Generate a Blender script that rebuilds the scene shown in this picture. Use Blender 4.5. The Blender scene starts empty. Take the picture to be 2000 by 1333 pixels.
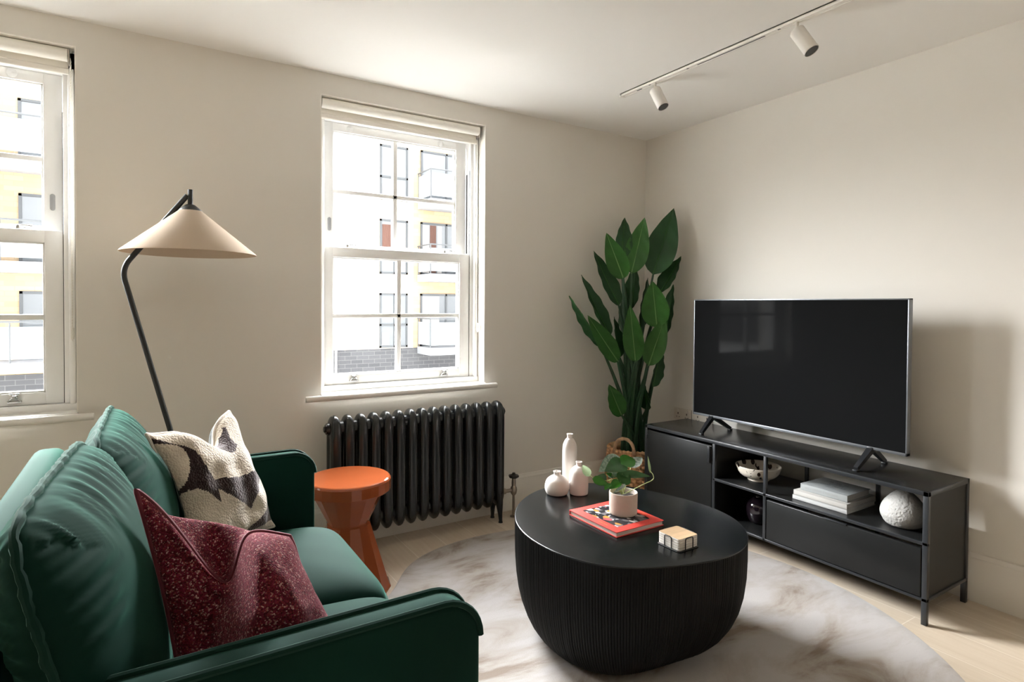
import bpy, bmesh, math, random
from math import pi, sin, cos, radians, sqrt, atan2
from mathutils import Vector, Matrix, noise

# ------------------------------------------------------------------ camera, sky, exposure
sc = bpy.context.scene
COL = sc.collection
H = 2.4                                    # ceiling height
CAM = Vector((-2.99323, -3.02291, 1.24124))
yaw, pitch, roll = 0.5601617, -0.01824375, 0.00665039
F = Vector((sin(yaw)*cos(pitch), cos(yaw)*cos(pitch), sin(pitch)))
R0 = Vector((cos(yaw), -sin(yaw), 0)); U0 = R0.cross(F)
R = R0*cos(roll) + U0*sin(roll); U = -R0*sin(roll) + U0*cos(roll)
cam_data = bpy.data.cameras.new('camera'); cam = bpy.data.objects.new('camera', cam_data)
COL.objects.link(cam); sc.camera = cam
m = Matrix((R, U, -F)).transposed().to_4x4(); m.translation = CAM; cam.matrix_world = m
cam_data.sensor_width = 36.0; cam_data.lens = 36.0*1152.12/2000
cam_data.shift_x = 0.0; cam_data.shift_y = -(666.5-617.42)/2000
cam_data.clip_start = 0.05; cam_data.clip_end = 200

sc.view_settings.view_transform = 'Standard'; sc.view_settings.look = 'None'
sc.view_settings.gamma = 1.0; sc.view_settings.use_curve_mapping = False
sc.view_settings.exposure = 0.37
sc.cycles.max_bounces = 12; sc.cycles.diffuse_bounces = 7; sc.cycles.glossy_bounces = 4
sc.cycles.transparent_max_bounces = 16; sc.cycles.use_denoising = True
sc.cycles.caustics_reflective = False; sc.cycles.caustics_refractive = False
sc.cycles.sample_clamp_indirect = 12.0

SKY_STRENGTH, SKY_BRIGHT = 4.8, 164.0
W = bpy.data.worlds.new('overcast_sky'); sc.world = W; W.use_nodes = True
nt = W.node_tree; nt.nodes.clear()
o_ = nt.nodes.new('ShaderNodeOutputWorld'); b_ = nt.nodes.new('ShaderNodeBackground')
tc = nt.nodes.new('ShaderNodeTexCoord'); sx = nt.nodes.new('ShaderNodeSeparateXYZ')
rmp = nt.nodes.new('ShaderNodeValToRGB'); mr = nt.nodes.new('ShaderNodeMapRange')
nt.links.new(tc.outputs['Generated'], sx.inputs[0]); nt.links.new(sx.outputs['Z'], mr.inputs['Value'])
mr.inputs['From Min'].default_value = -0.2; mr.inputs['From Max'].default_value = 1.0
rmp.color_ramp.elements[0].color = (0.5, 0.5, 0.5, 1); rmp.color_ramp.elements[0].position = 0.1
rmp.color_ramp.elements[1].color = (0.97, 0.985, 1.0, 1); rmp.color_ramp.elements[1].position = 0.3
nt.links.new(mr.outputs[0], rmp.inputs[0]); nt.links.new(rmp.outputs[0], b_.inputs['Color'])
# added glow low over the roofs opposite to light the room; sky behind duller
my = nt.nodes.new('ShaderNodeMapRange'); my.interpolation_type = 'SMOOTHSTEP'
my.inputs['From Min'].default_value = -0.08; my.inputs['From Max'].default_value = 0.15
nt.links.new(sx.outputs['Y'], my.inputs['Value'])
band = nt.nodes.new('ShaderNodeValToRGB'); be = band.color_ramp.elements
be[0].position = 0.0; be[0].color = (0, 0, 0, 1); be[1].position = 1.0; be[1].color = (0.12, 0.12, 0.12, 1)
for q, v_ in ((0.03, 0.17), (0.24, 0.38), (0.40, 0.85), (0.52, 0.6), (0.74, 0.15)): x_ = be.new(q); x_.color = (v_, v_, v_, 1)
nt.links.new(sx.outputs['Z'], band.inputs[0])
mu = nt.nodes.new('ShaderNodeMath'); mu.operation = 'MULTIPLY'; nt.links.new(my.outputs[0], mu.inputs[0]); nt.links.new(band.outputs[0], mu.inputs[1])
ma = nt.nodes.new('ShaderNodeMath'); ma.operation = 'MULTIPLY_ADD'; nt.links.new(mu.outputs[0], ma.inputs[0]); ma.inputs[1].default_value = SKY_BRIGHT; ma.inputs[2].default_value = SKY_STRENGTH
nt.links.new(ma.outputs[0], b_.inputs['Strength'])
nt.links.new(b_.outputs[0], o_.inputs['Surface'])

WINX = [(-2.233, -1.286), (-4.167, -3.22)]     # the two window openings in the back wall
WZ0, WZ1 = 0.785, 2.293
for k, (x0, x1) in enumerate(WINX):            # light portals: they only guide the sampling of the sky
    ld = bpy.data.lights.new('sky_portal', 'AREA'); ld.shape = 'RECTANGLE'
    ld.size = x1-x0; ld.size_y = WZ1-WZ0; ld.cycles.is_portal = True
    lo = bpy.data.objects.new('sky_portal', ld); COL.objects.link(lo)
    lo.location = ((x0+x1)/2, 0.2, (WZ0+WZ1)/2); lo.rotation_euler = (-pi/2, 0, 0)

# ------------------------------------------------------------------ helpers: materials
MATS = {}
def mat(name, col, rough=0.6, metal=0.0, spec=0.5, var=None, bump=None, sheen=None, coat=0.0, alt=None, stretch=None, coords='Object'):
    """var=(scale, amount) mottles the colour; alt = second colour of the mottling; bump=(scale, strength, dist)"""
    if name in MATS: return MATS[name]
    M = bpy.data.materials.new(name); M.use_nodes = True; t = M.node_tree
    p = t.nodes['Principled BSDF']
    p.inputs['Base Color'].default_value = (*col, 1); p.inputs['Roughness'].default_value = rough
    p.inputs['Metallic'].default_value = metal; p.inputs['Specular IOR Level'].default_value = spec
    if coat: p.inputs['Coat Weight'].default_value = coat; p.inputs['Coat Roughness'].default_value = 0.05
    if sheen:
        p.inputs['Sheen Weight'].default_value = sheen[0]; p.inputs['Sheen Roughness'].default_value = sheen[1]
        p.inputs['Sheen Tint'].default_value = (*sheen[2], 1)
    def vec():
        c = t.nodes.new('ShaderNodeTexCoord'); mp = t.nodes.new('ShaderNodeMapping')
        t.links.new(c.outputs[coords], mp.inputs[0])
        if stretch: mp.inputs['Scale'].default_value = stretch
        return mp.outputs[0]
    if var:
        n = t.nodes.new('ShaderNodeTexNoise'); n.inputs['Scale'].default_value = var[0]; n.inputs['Detail'].default_value = 5
        t.links.new(vec(), n.inputs['Vector'])
        r = t.nodes.new('ShaderNodeValToRGB')
        a = alt if alt else tuple(max(0, c*(1-var[1])) for c in col)
        r.color_ramp.elements[0].color = (*a, 1); r.color_ramp.elements[0].position = 0.35
        r.color_ramp.elements[1].color = (*col, 1); r.color_ramp.elements[1].position = 0.65
        t.links.new(n.outputs['Fac'], r.inputs[0]); t.links.new(r.outputs[0], p.inputs['Base Color'])
    if bump:
        n = t.nodes.new('ShaderNodeTexNoise'); n.inputs['Scale'].default_value = bump[0]; n.inputs['Detail'].default_value = 4
        t.links.new(vec(), n.inputs['Vector'])
        b = t.nodes.new('ShaderNodeBump'); b.inputs['Strength'].default_value = bump[1]
        b.inputs['Distance'].default_value = bump[2] if len(bump) > 2 else 0.002
        t.links.new(n.outputs['Fac'], b.inputs['Height']); t.links.new(b.outputs[0], p.inputs['Normal'])
    MATS[name] = M
    return M

def s2l(r, g, b):
    f = lambda c: ((c/255+0.055)/1.055)**2.4 if c/255 > 0.04045 else c/255/12.92
    return (f(r), f(g), f(b))

WALL = mat('wall_paint', (0.76, 0.73, 0.675), 0.85, spec=0.2, var=(1.2, 0.03), bump=(260, 0.06, 0.001))
CEIL = mat('ceiling_paint', (0.87, 0.855, 0.825), 0.9, spec=0.2, bump=(200, 0.03, 0.001))
SKIRT = mat('skirting_paint', (0.76, 0.73, 0.675), 0.5, spec=0.4)
WHITE = mat('white_gloss_paint', (0.88, 0.88, 0.87), 0.4, spec=0.4)
REVEAL = mat('reveal_paint', (0.86, 0.83, 0.77), 0.7, spec=0.2)
CHROME = mat('satin_chrome', (0.5, 0.5, 0.5), 0.25, metal=1.0)
BLACKM = mat('black_metal', (0.020, 0.022, 0.025), 0.32, spec=0.6, var=(6, 0.25))
BLACKP = mat('black_plastic', (0.012, 0.013, 0.015), 0.35)
GREY = mat('grey_track_slot', (0.12, 0.12, 0.12), 0.6)

def node_floor():
    M = bpy.data.materials.new('oak_floor'); M.use_nodes = True; t = M.node_tree; p = t.nodes['Principled BSDF']
    c = t.nodes.new('ShaderNodeTexCoord'); mp = t.nodes.new('ShaderNodeMapping'); mp.inputs['Rotation'].default_value = (0, 0, pi/2)
    t.links.new(c.outputs['Object'], mp.inputs[0])
    br = t.nodes.new('ShaderNodeTexBrick'); br.inputs['Scale'].default_value = 1.0
    br.inputs['Brick Width'].default_value = 1.9; br.inputs['Row Height'].default_value = 0.185
    br.inputs['Mortar Size'].default_value = 0.0022; br.inputs['Mortar Smooth'].default_value = 0.3; br.offset = 0.37
    br.inputs['Color1'].default_value = (0.63, 0.545, 0.44, 1); br.inputs['Color2'].default_value = (0.57, 0.48, 0.375, 1)
    br.inputs['Mortar'].default_value = (0.72, 0.65, 0.56, 1)
    t.links.new(mp.outputs[0], br.inputs['Vector'])
    mp2 = t.nodes.new('ShaderNodeMapping'); mp2.inputs['Scale'].default_value = (14, 0.9, 1); t.links.new(c.outputs['Object'], mp2.inputs[0])
    n = t.nodes.new('ShaderNodeTexNoise'); n.inputs['Scale'].default_value = 3.0; n.inputs['Detail'].default_value = 6
    t.links.new(mp2.outputs[0], n.inputs['Vector'])
    mx = t.nodes.new('ShaderNodeMix'); mx.data_type = 'RGBA'; mx.blend_type = 'MULTIPLY'; mx.inputs['Factor'].default_value = 0.35
    r = t.nodes.new('ShaderNodeValToRGB'); r.color_ramp.elements[0].color = (0.68, 0.6, 0.5, 1); r.color_ramp.elements[0].position = 0.3
    r.color_ramp.elements[1].position = 0.7
    t.links.new(n.outputs['Fac'], r.inputs[0]); t.links.new(br.outputs['Color'], mx.inputs['A']); t.links.new(r.outputs[0], mx.inputs['B'])
    t.links.new(mx.outputs['Result'], p.inputs['Base Color']); p.inputs['Roughness'].default_value = 0.5; p.inputs['Specular IOR Level'].default_value = 0.35
    return M
FLOOR = node_floor()

def node_glass():
    M = bpy.data.materials.new('clear_glass'); M.use_nodes = True; t = M.node_tree; t.nodes.clear()
    o = t.nodes.new('ShaderNodeOutputMaterial'); mx = t.nodes.new('ShaderNodeMixShader'); tr = t.nodes.new('ShaderNodeBsdfTransparent')
    g = t.nodes.new('ShaderNodeBsdfGlossy'); g.inputs['Roughness'].default_value = 0.0
    tr.inputs[0].default_value = (0.97, 0.98, 0.98, 1)
    fr = t.nodes.new('ShaderNodeFresnel'); fr.inputs['IOR'].default_value = 1.3
    t.links.new(fr.outputs[0], mx.inputs[0]); t.links.new(tr.outputs[0], mx.inputs[1]); t.links.new(g.outputs[0], mx.inputs[2])
    t.links.new(mx.outputs[0], o.inputs[0])
    return M
GLASS = node_glass()

# ------------------------------------------------------------------ helpers: geometry
def bm_new(): return bmesh.new()
def _merge(dst, src, mtx=None, mi=0):
    if mtx: bmesh.ops.transform(src, matrix=mtx, verts=src.verts)
    mp = {}
    for v in src.verts: mp[v] = dst.verts.new(v.co)
    for f in src.faces:
        try:
            nf = dst.faces.new([mp[v] for v in f.verts]); nf.material_index = mi if mi else f.material_index; nf.smooth = f.smooth
        except ValueError: pass
    src.free()
def box(bm, x0, x1, y0, y1, z0, z1, bev=0.0, seg=2, mi=0):
    b = bmesh.new(); bmesh.ops.create_cube(b, size=1.0)
    for v in b.verts:
        v.co = Vector(((x0+x1)/2 + v.co.x*(x1-x0), (y0+y1)/2 + v.co.y*(y1-y0), (z0+z1)/2 + v.co.z*(z1-z0)))
    if bev > 0: bmesh.ops.bevel(b, geom=b.edges[:], offset=bev, segments=seg, affect='EDGES', profile=0.5)
    _merge(bm, b, None, mi)
def smooth_path(pts, n=8, r=None):
    """round the corners of a polyline with radius r (quadratic)"""
    pts = [Vector(p) for p in pts]
    if r is None: return pts
    out = [pts[0]]
    for a, b, c in zip(pts, pts[1:], pts[2:]):
        d1 = (a-b); d2 = (c-b); l = min(r, d1.length*0.49, d2.length*0.49)
        p1 = b+d1.normalized()*l; p2 = b+d2.normalized()*l
        for i in range(n+1):
            t = i/n; out.append(p1*(1-t)**2 + b*2*t*(1-t) + p2*t*t)
    out.append(pts[-1]); return out
def spline(pts, n=10):
    """Catmull-Rom through points"""
    P = [Vector(p) for p in pts]; P = [2*P[0]-P[1]] + P + [2*P[-1]-P[-2]]; out = []
    for i in range(1, len(P)-2):
        for k in range(n):
            t = k/n; a, b, c, d = P[i-1:i+3]
            out.append(0.5*((2*b)+(c-a)*t+(2*a-5*b+4*c-d)*t*t+(3*b-a-3*c+d)*t**3))
    out.append(P[-2]); return out
def tube(bm, pts, r, seg=10, closed=False, cap=True, mi=0):
    pts = [Vector(p) for p in pts]; n = len(pts)
    rad = r if callable(r) else (lambda i: r)
    rings = []; prev = None
    for i, p in enumerate(pts):
        if closed: t = (pts[(i+1) % n]-pts[i-1])
        else: t = pts[min(i+1, n-1)]-pts[max(i-1, 0)]
        t.normalize()
        if prev is None:
            a = Vector((0, 0, 1)) if abs(t.z) < 0.9 else Vector((1, 0, 0)); u = t.cross(a).normalized()
        else: u = (prev - t*prev.dot(t)).normalized()
        prev = u; w = t.cross(u); rr = rad(i)
        rings.append([bm.verts.new(p+u*rr*cos(2*pi*k/seg)+w*rr*sin(2*pi*k/seg)) for k in range(seg)])
    last = n if closed else n-1
    for i in range(last):
        A, B = rings[i], rings[(i+1) % n]
        for k in range(seg):
            f = bm.faces.new((A[k], A[(k+1) % seg], B[(k+1) % seg], B[k])); f.smooth = True; f.material_index = mi
    if cap and not closed:
        bm.faces.new(rings[0][::-1]).material_index = mi; bm.faces.new(rings[-1]).material_index = mi
def lathe(bm, prof, seg=32, c=(0, 0, 0), mi=0, smooth=True, cap0=True, cap1=True, mod=None):
    """prof: list of (r, z); mod(theta, z) scales r"""
    rings = []
    for r, z in prof:
        rings.append([bm.verts.new((c[0]+r*(mod(2*pi*k/seg, z) if mod else 1)*cos(2*pi*k/seg), c[1]+r*(mod(2*pi*k/seg, z) if mod else 1)*sin(2*pi*k/seg), c[2]+z)) for k in range(seg)])
    for A, B in zip(rings, rings[1:]):
        for k in range(seg):
            f = bm.faces.new((A[k], A[(k+1) % seg], B[(k+1) % seg], B[k])); f.smooth = smooth; f.material_index = mi
    if cap0: bm.faces.new(rings[0][::-1]).material_index = mi
    if cap1: bm.faces.new(rings[-1]).material_index = mi
def extrude(bm, poly, axis, a0, a1, bev=0.0, mi=0, seg=2):
    """poly of 2D points in the plane normal to axis ('x': (y,z), 'y': (x,z), 'z': (x,y)), from a0 to a1"""
    b = bmesh.new()
    def P(u, v, a): return {'x': (a, u, v), 'y': (u, a, v), 'z': (u, v, a)}[axis]
    lo = [b.verts.new(P(u, v, a0)) for u, v in poly]; hi = [b.verts.new(P(u, v, a1)) for u, v in poly]
    n = len(poly); b.faces.new(lo); b.faces.new(hi)
    for i in range(n): b.faces.new((lo[i], lo[(i+1) % n], hi[(i+1) % n], hi[i]))
    bmesh.ops.recalc_face_normals(b, faces=b.faces[:])
    if bev:
        eds = [e for e in b.edges if (e.verts[0] in lo and e.verts[1] in lo) or (e.verts[0] in hi and e.verts[1] in hi)]
        bmesh.ops.bevel(b, geom=eds, offset=bev, segments=seg, affect='EDGES', profile=0.5)
    _merge(bm, b, None, mi)
def rrect(x0, x1, y0, y1, rad, n=6):
    if not isinstance(rad, (list, tuple)): rad = [rad]*4
    out = []
    for (cx, cy, a0, r) in ((x1-rad[0], y1-rad[0], 0, rad[0]), (x0+rad[1], y1-rad[1], 90, rad[1]), (x0+rad[2], y0+rad[2], 180, rad[2]), (x1-rad[3], y0+rad[3], 270, rad[3])):
        if r <= 0: out.append((cx, cy)); continue
        for i in range(n+1):
            a = radians(a0+90*i/n); out.append((cx+r*cos(a), cy+r*sin(a)))
    return out
def obj(name, bm, mats, parent=None, smooth=None, sharp=35, label=None):
    me = bpy.data.meshes.new(name)
    bmesh.ops.recalc_face_normals(bm, faces=bm.faces[:])
    if parent is not None: bmesh.ops.translate(bm, verts=bm.verts, vec=-origin(parent))
    bm.to_mesh(me); bm.free()
    for mm in (mats if isinstance(mats, (list, tuple)) else [mats]): me.materials.append(mm)
    if smooth:
        for p in me.polygons: p.use_smooth = True
    try: me.set_sharp_from_angle(angle=radians(sharp))
    except Exception: pass
    o = bpy.data.objects.new(name, me); COL.objects.link(o)
    if parent is not None: o.parent = parent
    if label: o['label'] = label
    return o
def origin(o):
    v = Vector((0, 0, 0))
    while o is not None: v += o.location; o = o.parent
    return v
def thing(name, label, cat, loc=(0, 0, 0), group=None):
    o = bpy.data.objects.new(name, None); o.empty_display_size = 0.1; COL.objects.link(o); o.location = loc
    o['label'] = label; o['category'] = cat
    if group: o['group'] = group
    return o
def tag(o, label, cat, group=None, kind=None):
    o['label'] = label; o['category'] = cat
    if group: o['group'] = group
    if kind: o['kind'] = kind
    return o
def struct(name, bm, mats, parent=None, **k):
    o = obj(name, bm, mats, parent, **k)
    if parent is None: o['kind'] = 'structure'
    return o
def recenter(o):
    """move a one-mesh thing's origin to its base centre"""
    vs = [v.co for v in o.data.vertices]
    c = Vector(((min(v.x for v in vs)+max(v.x for v in vs))/2, (min(v.y for v in vs)+max(v.y for v in vs))/2, min(v.z for v in vs)))
    o.data.transform(Matrix.Translation(-c)); o.location = c
    return o
def nz(p, s=1.0): return noise.noise(Vector(p)*s)

# ------------------------------------------------------------------ room shell
XL, YF = -5.3, -4.9                       # left wall and front wall planes
TH = 0.32
bm = bm_new(); box(bm, XL-0.3, 0.3, YF-0.3, TH, -0.2, 0.0); struct('floor', bm, FLOOR)
bm = bm_new(); box(bm, XL-0.3, 0.3, YF-0.3, TH, H, H+0.25); struct('ceiling', bm, CEIL)
bm = bm_new()
xs = [XL-0.3, WINX[1][0], WINX[1][1], WINX[0][0], WINX[0][1], 0.3]
for a, b in ((xs[0], xs[1]), (xs[2], xs[3]), (xs[4], xs[5])): box(bm, a, b, 0, TH, 0, H)
for x0, x1 in WINX: box(bm, x0, x1, 0, TH, 0, WZ0-0.03); box(bm, x0, x1, 0, TH, WZ1, H)
struct('wall_back', bm, WALL)
bm = bm_new(); box(bm, 0, 0.3, YF, 0, 0, H); struct('wall_right', bm, WALL)
bm = bm_new(); box(bm, XL-0.3, XL, YF, 0, 0, H); struct('wall_left', bm, WALL)
bm = bm_new(); box(bm, XL-0.3, 0.3, YF-0.3, YF, 0, H); struct('wall_front', bm, WALL)
SK = [(0, 0), (0.02, 0), (0.02, 0.165), (0.017, 0.172), (0.017, 0.186), (0.011, 0.194), (0.008, 0.203), (0, 0.206)]
bm = bm_new(); extrude(bm, [(-d, z) for d, z in SK], 'x', XL, 0.0); struct('baseboard_back', bm, SKIRT)
bm = bm_new(); extrude(bm, [(-d, z) for d, z in SK], 'y', YF, -0.02); struct('baseboard_right', bm, SKIRT)

# ------------------------------------------------------------------ windows (box sash)
LEAD = mat('dark_gap', (0.08, 0.08, 0.08), 0.7)
def sash_window(n, x0, x1, lifts):
    w = bpy.data.objects.new('window_%d' % n, None); COL.objects.link(w); w.location = ((x0+x1)/2, 0, WZ0); w['kind'] = 'structure'
    w['label'] = 'white box sash window with eight panes ' + ('above the black radiator' if n == 1 else 'at the left edge behind the green sofa'); 
    # plaster reveals
    bm = bm_new()
    box(bm, x0, x0+0.004, 0, 0.09, WZ0, WZ1); box(bm, x1-0.004, x1, 0, 0.09, WZ0, WZ1); box(bm, x0, x1, 0, 0.09, WZ1-0.004, WZ1)
    obj('reveal', bm, REVEAL, w)
    # box frame: jambs, head, bottom, staff bead, parting bead
    fx0, fx1 = x0+0.004, x1-0.004
    bm = bm_new()
    box(bm, fx0, fx0+0.035, 0.078, 0.22, WZ0, WZ1, 0.002); box(bm, fx1-0.048, fx1, 0.09, 0.22, WZ0, WZ1, 0.002)
    box(bm, fx0, fx1, 0.09, 0.22, 2.205, WZ1, 0.002); box(bm, fx0, fx1, 0.135, 0.24, WZ0-0.02, 0.815, 0.002)
    box(bm, fx1-0.03, fx1-0.008, 0.068, 0.092, 0.81, 2.22, 0.006, 3); box(bm, fx0+0.008, fx0+0.03, 0.068, 0.092, 0.81, 2.22, 0.006, 3)
    box(bm, fx0, fx1, 0.072, 0.098, WZ0-0.005, 0.814, 0.005, 3)
    obj('box_frame', bm, WHITE, w)
    bm = bm_new()
    box(bm, fx1-0.051, fx1-0.0475, 0.0965, 0.101, 0.815, 2.04); box(bm, fx1-0.0505, fx1-0.0455, 0.130, 0.142, 1.55, 2.02)
    box(bm, fx0+0.034, fx0+0.037, 0.0965, 0.101, 0.815, 2.10)
    obj('frame_gap', bm, LEAD, w)
    # sill board with bullnose
    bm = bm_new()
    prof = [(0.16, WZ0-0.03), (0.16, WZ0), (-0.045, WZ0)] + [(-0.045-0.016*sin(a), WZ0-0.015+0.015*cos(a)) for a in [pi*k/8 for k in range(1, 8)]] + [(-0.045, WZ0-0.03)]
    extrude(bm, [(y, z) for y, z in prof if y < 0.0], 'x', x0-0.085, x1+0.058, 0.004)
    extrude(bm, [(0.16, WZ0-0.03), (0.16, WZ0), (-0.02, WZ0), (-0.02, WZ0-0.03)], 'x', x0+0.001, x1-0.001)
    obj('sill', bm, mat('sill_paint', (0.80, 0.78, 0.74), 0.4, spec=0.4), w, smooth=True)
    def sash(name, y0, y1, sx0, sx1, z0, z1, rails, bars):
        gx0, gx1, gz0, gz1 = sx0+0.05, sx1-0.08 if False else sx1-0.065, z0+rails[0], z1-rails[1]
        bm = bm_new()
        box(bm, sx0, gx0, y0, y1, z0, z1, 0.003); box(bm, gx1, sx1, y0, y1, z0, z1, 0.003)
        box(bm, gx0-0.002, gx1+0.002, y0, y1, z0, gz0, 0.003); box(bm, gx0-0.002, gx1+0.002, y0, y1, gz1, z1, 0.003)
        for q in ((gx0, gx0+0.007, gz0, gz1), (gx1-0.007, gx1, gz0, gz1)): box(bm, q[0], q[1], y0+0.008, y1-0.004, q[2], q[3], 0.002)
        for q in ((gz0, gz0+0.007), (gz1-0.007, gz1)): box(bm, gx0, gx1, y0+0.008, y1-0.004, q[0], q[1], 0.002)
        s = obj(name, bm, WHITE, w)
        bm = bm_new(); bx = bars[0]; bz = bars[1]
        box(bm, bx-0.0125, bx+0.0125, y0+0.006, y1-0.002, gz0, gz1, 0.004); box(bm, gx0, gx1, y0+0.006, y1-0.002, bz-0.0115, bz+0.0115, 0.004)
        obj('glazing_bar', bm, WHITE, s)
        bm = bm_new(); ym = (y0+y1)/2
        vs = [bm.verts.new(p) for p in ((gx0, ym, gz0), (gx1, ym, gz0), (gx1, ym, gz1), (gx0, ym, gz1))]; bm.faces.new(vs)
        obj('pane', bm, GLASS, s)
        return s, (gx0, gx1, gz0, gz1)
    mx = (x0+x1)/2
    lo, g = sash('lower_sash', 0.098, 0.138, x0+0.038, x1-0.052, 0.814, 1.541, (0.05, 0.052), (mx-0.018, 1.178))
    up, g2 = sash('upper_sash', 0.142, 0.180, x0+0.05, x1-0.058, 1.50, 2.205, (0.055, 0.045), (mx-0.026, 1.843))
    for lx in (g[0]+0.11, g[1]-0.10):                     # ring lifts on the bottom rail
        bm = bm_new()
        box(bm, lx-0.024, lx+0.024, 0.092, 0.099, 0.826, 0.836, 0.002)
        tube(bm, smooth_path([(lx-0.02, 0.094, 0.832), (lx-0.013, 0.086, 0.842), (lx, 0.084, 0.85), (lx+0.013, 0.086, 0.842), (lx+0.02, 0.094, 0.832)], 4, 0.008), 0.003, 8)
        box(bm, lx-0.011, lx+0.011, 0.083, 0.098, 0.846, 0.858, 0.003); box(bm, lx-0.016, lx-0.006, 0.082, 0.092, 0.86, 0.867, 0.002); box(bm, lx+0.006, lx+0.017, 0.082, 0.092, 0.86, 0.867, 0.002)
        obj('sash_lift', bm, CHROME, lo)
    for lx in (g[0]+0.10, g[1]-0.07):                     # fasteners on the meeting rail
        bm = bm_new()
        box(bm, lx-0.03, lx+0.03, 0.112, 0.132, 1.541, 1.546, 0.002); lathe(bm, [(0.009, 1.545), (0.009, 1.556), (0.006, 1.560)], 12, (lx-0.018, 0.122, 0))
        tube(bm, [(lx-0.018, 0.122, 1.558), (lx+0.015, 0.118, 1.559), (lx+0.03, 0.116, 1.556)], 0.0045, 8)
        obj('sash_fastener', bm, CHROME, lo)
    for lx in (g2[0]+0.09, g2[1]-0.10):                   # little pulls on the top rail
        bm = bm_new(); lathe(bm, [(0.0, 0.0), (0.018, 0.001), (0.018, 0.004), (0.008, 0.012), (0.0, 0.014)], 16, cap0=False, cap1=False)
        bmesh.ops.rotate(bm, verts=bm.verts, cent=(0, 0, 0), matrix=Matrix.Rotation(pi/2, 3, 'X')); bmesh.ops.translate(bm, verts=bm.verts, vec=(lx, 0.142, 2.183))
        obj('sash_pull', bm, mat('white_metal', (0.75, 0.75, 0.74), 0.3), up)
    sx_ = g2[0]-0.02 if n == 1 else g2[1]+0.03
    bm = bm_new(); extrude(bm, rrect(sx_-0.009, sx_+0.009, 1.63, 1.70, 0.009), 'y', 0.139, 0.143, 0.001)
    obj('vent_stop', bm, mat('stop_grey', (0.28, 0.28, 0.28), 0.4), up)
    return w
sash_window(1, *WINX[0], None); sash_window(2, *WINX[1], None)

# roller blinds
BLIND = mat('cream_blind_fabric', (0.90, 0.87, 0.81), 0.85, spec=0.2, bump=(400, 0.08, 0.001))
def blind(x0, x1, label):
    t = thing('roller_blind', label, 'blind', ((x0+x1)/2, 0.05, 2.26), 'rolled up window blinds')
    a, b = x0+0.012, x1-0.03
    bm = bm_new(); n = 20; yc, zc, r = 0.040, 2.262, 0.026
    for s in range(1):
        vs = []
        for k in range(n): vs.append((yc+r*cos(2*pi*k/n), zc+r*sin(2*pi*k/n)))
        extrude(bm, vs, 'x', a, b)
    obj('rolled_fabric', bm, BLIND, t, smooth=True)
    bm = bm_new(); extrude(bm, [(0.0635, 2.262), (0.066, 2.262), (0.066, 2.20), (0.0635, 2.20)], 'x', a, b)
    obj('hanging_fabric', bm, BLIND, t)
    bm = bm_new(); extrude(bm, rrect(0.056, 0.073, 2.190, 2.216, 0.007), 'x', a-0.002, b+0.002, 0.002); obj('bottom_bar', bm, mat('blind_bar', (0.84, 0.80, 0.74), 0.6), t, smooth=True)
    for q in (x0+0.005, x1-0.029):
        bm = bm_new(); box(bm, q, q+0.006, 0.024, 0.075, 2.225, 2.286, 0.002); obj('bracket', bm, mat('bracket_metal', (0.45, 0.42, 0.38), 0.4, metal=0.6), t)
    bm = bm_new()                                        # loop of ball chain
    xx = x1-0.021
    for yy in (0.034, 0.062):
        tube(bm, [(xx, yy, 2.25), (xx, yy, 1.10)], 0.0016, 6)
        for k in range(96): 
            z = 2.245-k*0.012; b_ = bmesh.new(); bmesh.ops.create_icosphere(b_, subdivisions=1, radius=0.0026); _merge(bm, b_, Matrix.Translation((xx, yy, z)))
    tube(bm, [(xx, 0.034, 1.10), (xx, 0.040, 1.085), (xx, 0.048, 1.08), (xx, 0.056, 1.085), (xx, 0.062, 1.10)], 0.0016, 6)
    obj('chain', bm, mat('white_chain', (0.8, 0.78, 0.73), 0.4), t, smooth=True)
    bm = bm_new(); box(bm, xx-0.006, xx+0.006, 0.042, 0.054, 1.085, 1.135, 0.004); obj('chain_weight', bm, mat('white_chain', (0.8, 0.78, 0.73)), t)
blind(*WINX[0], 'cream roller blind rolled up over the window above the radiator')
blind(*WINX[1], 'cream roller blind rolled up over the window at the left edge')

# ------------------------------------------------------------------ outside: street and the apartment building opposite
def node_brick(name, c1, c2, mortar, w=0.225, h=0.075):
    M = bpy.data.materials.new(name); M.use_nodes = True; t = M.node_tree; p = t.nodes['Principled BSDF']
    c = t.nodes.new('ShaderNodeTexCoord'); mp = t.nodes.new('ShaderNodeMapping'); mp.inputs['Rotation'].default_value = (pi/2, 0, 0)
    t.links.new(c.outputs['Object'], mp.inputs[0]); br = t.nodes.new('ShaderNodeTexBrick'); br.inputs['Scale'].default_value = 1
    br.inputs['Brick Width'].default_value = w; br.inputs['Row Height'].default_value = h; br.inputs['Mortar Size'].default_value = 0.008
    br.inputs['Color1'].default_value = (*c1, 1); br.inputs['Color2'].default_value = (*c2, 1); br.inputs['Mortar'].default_value = (*mortar, 1)
    t.links.new(mp.outputs[0], br.inputs['Vector']); t.links.new(br.outputs['Color'], p.inputs['Base Color']); p.inputs['Roughness'].default_value = 0.9
    return M
BRICK = node_brick('yellow_brick', (0.50, 0.37, 0.24), (0.45, 0.32, 0.19), (0.36, 0.28, 0.20), 0.45, 0.15)
DBRICK = node_brick('grey_engineering_brick', (0.085, 0.085, 0.09), (0.06, 0.06, 0.065), (0.14, 0.14, 0.14), 0.45, 0.15)
CREAM = mat('cream_render', (0.70, 0.62, 0.50), 0.9, spec=0.1)
DFRAME = mat('dark_grey_frame', (0.085, 0.09, 0.095), 0.5); 
BPANE = mat('far_window_glass', (0.16, 0.17, 0.18), 0.05, spec=0.8)
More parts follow.
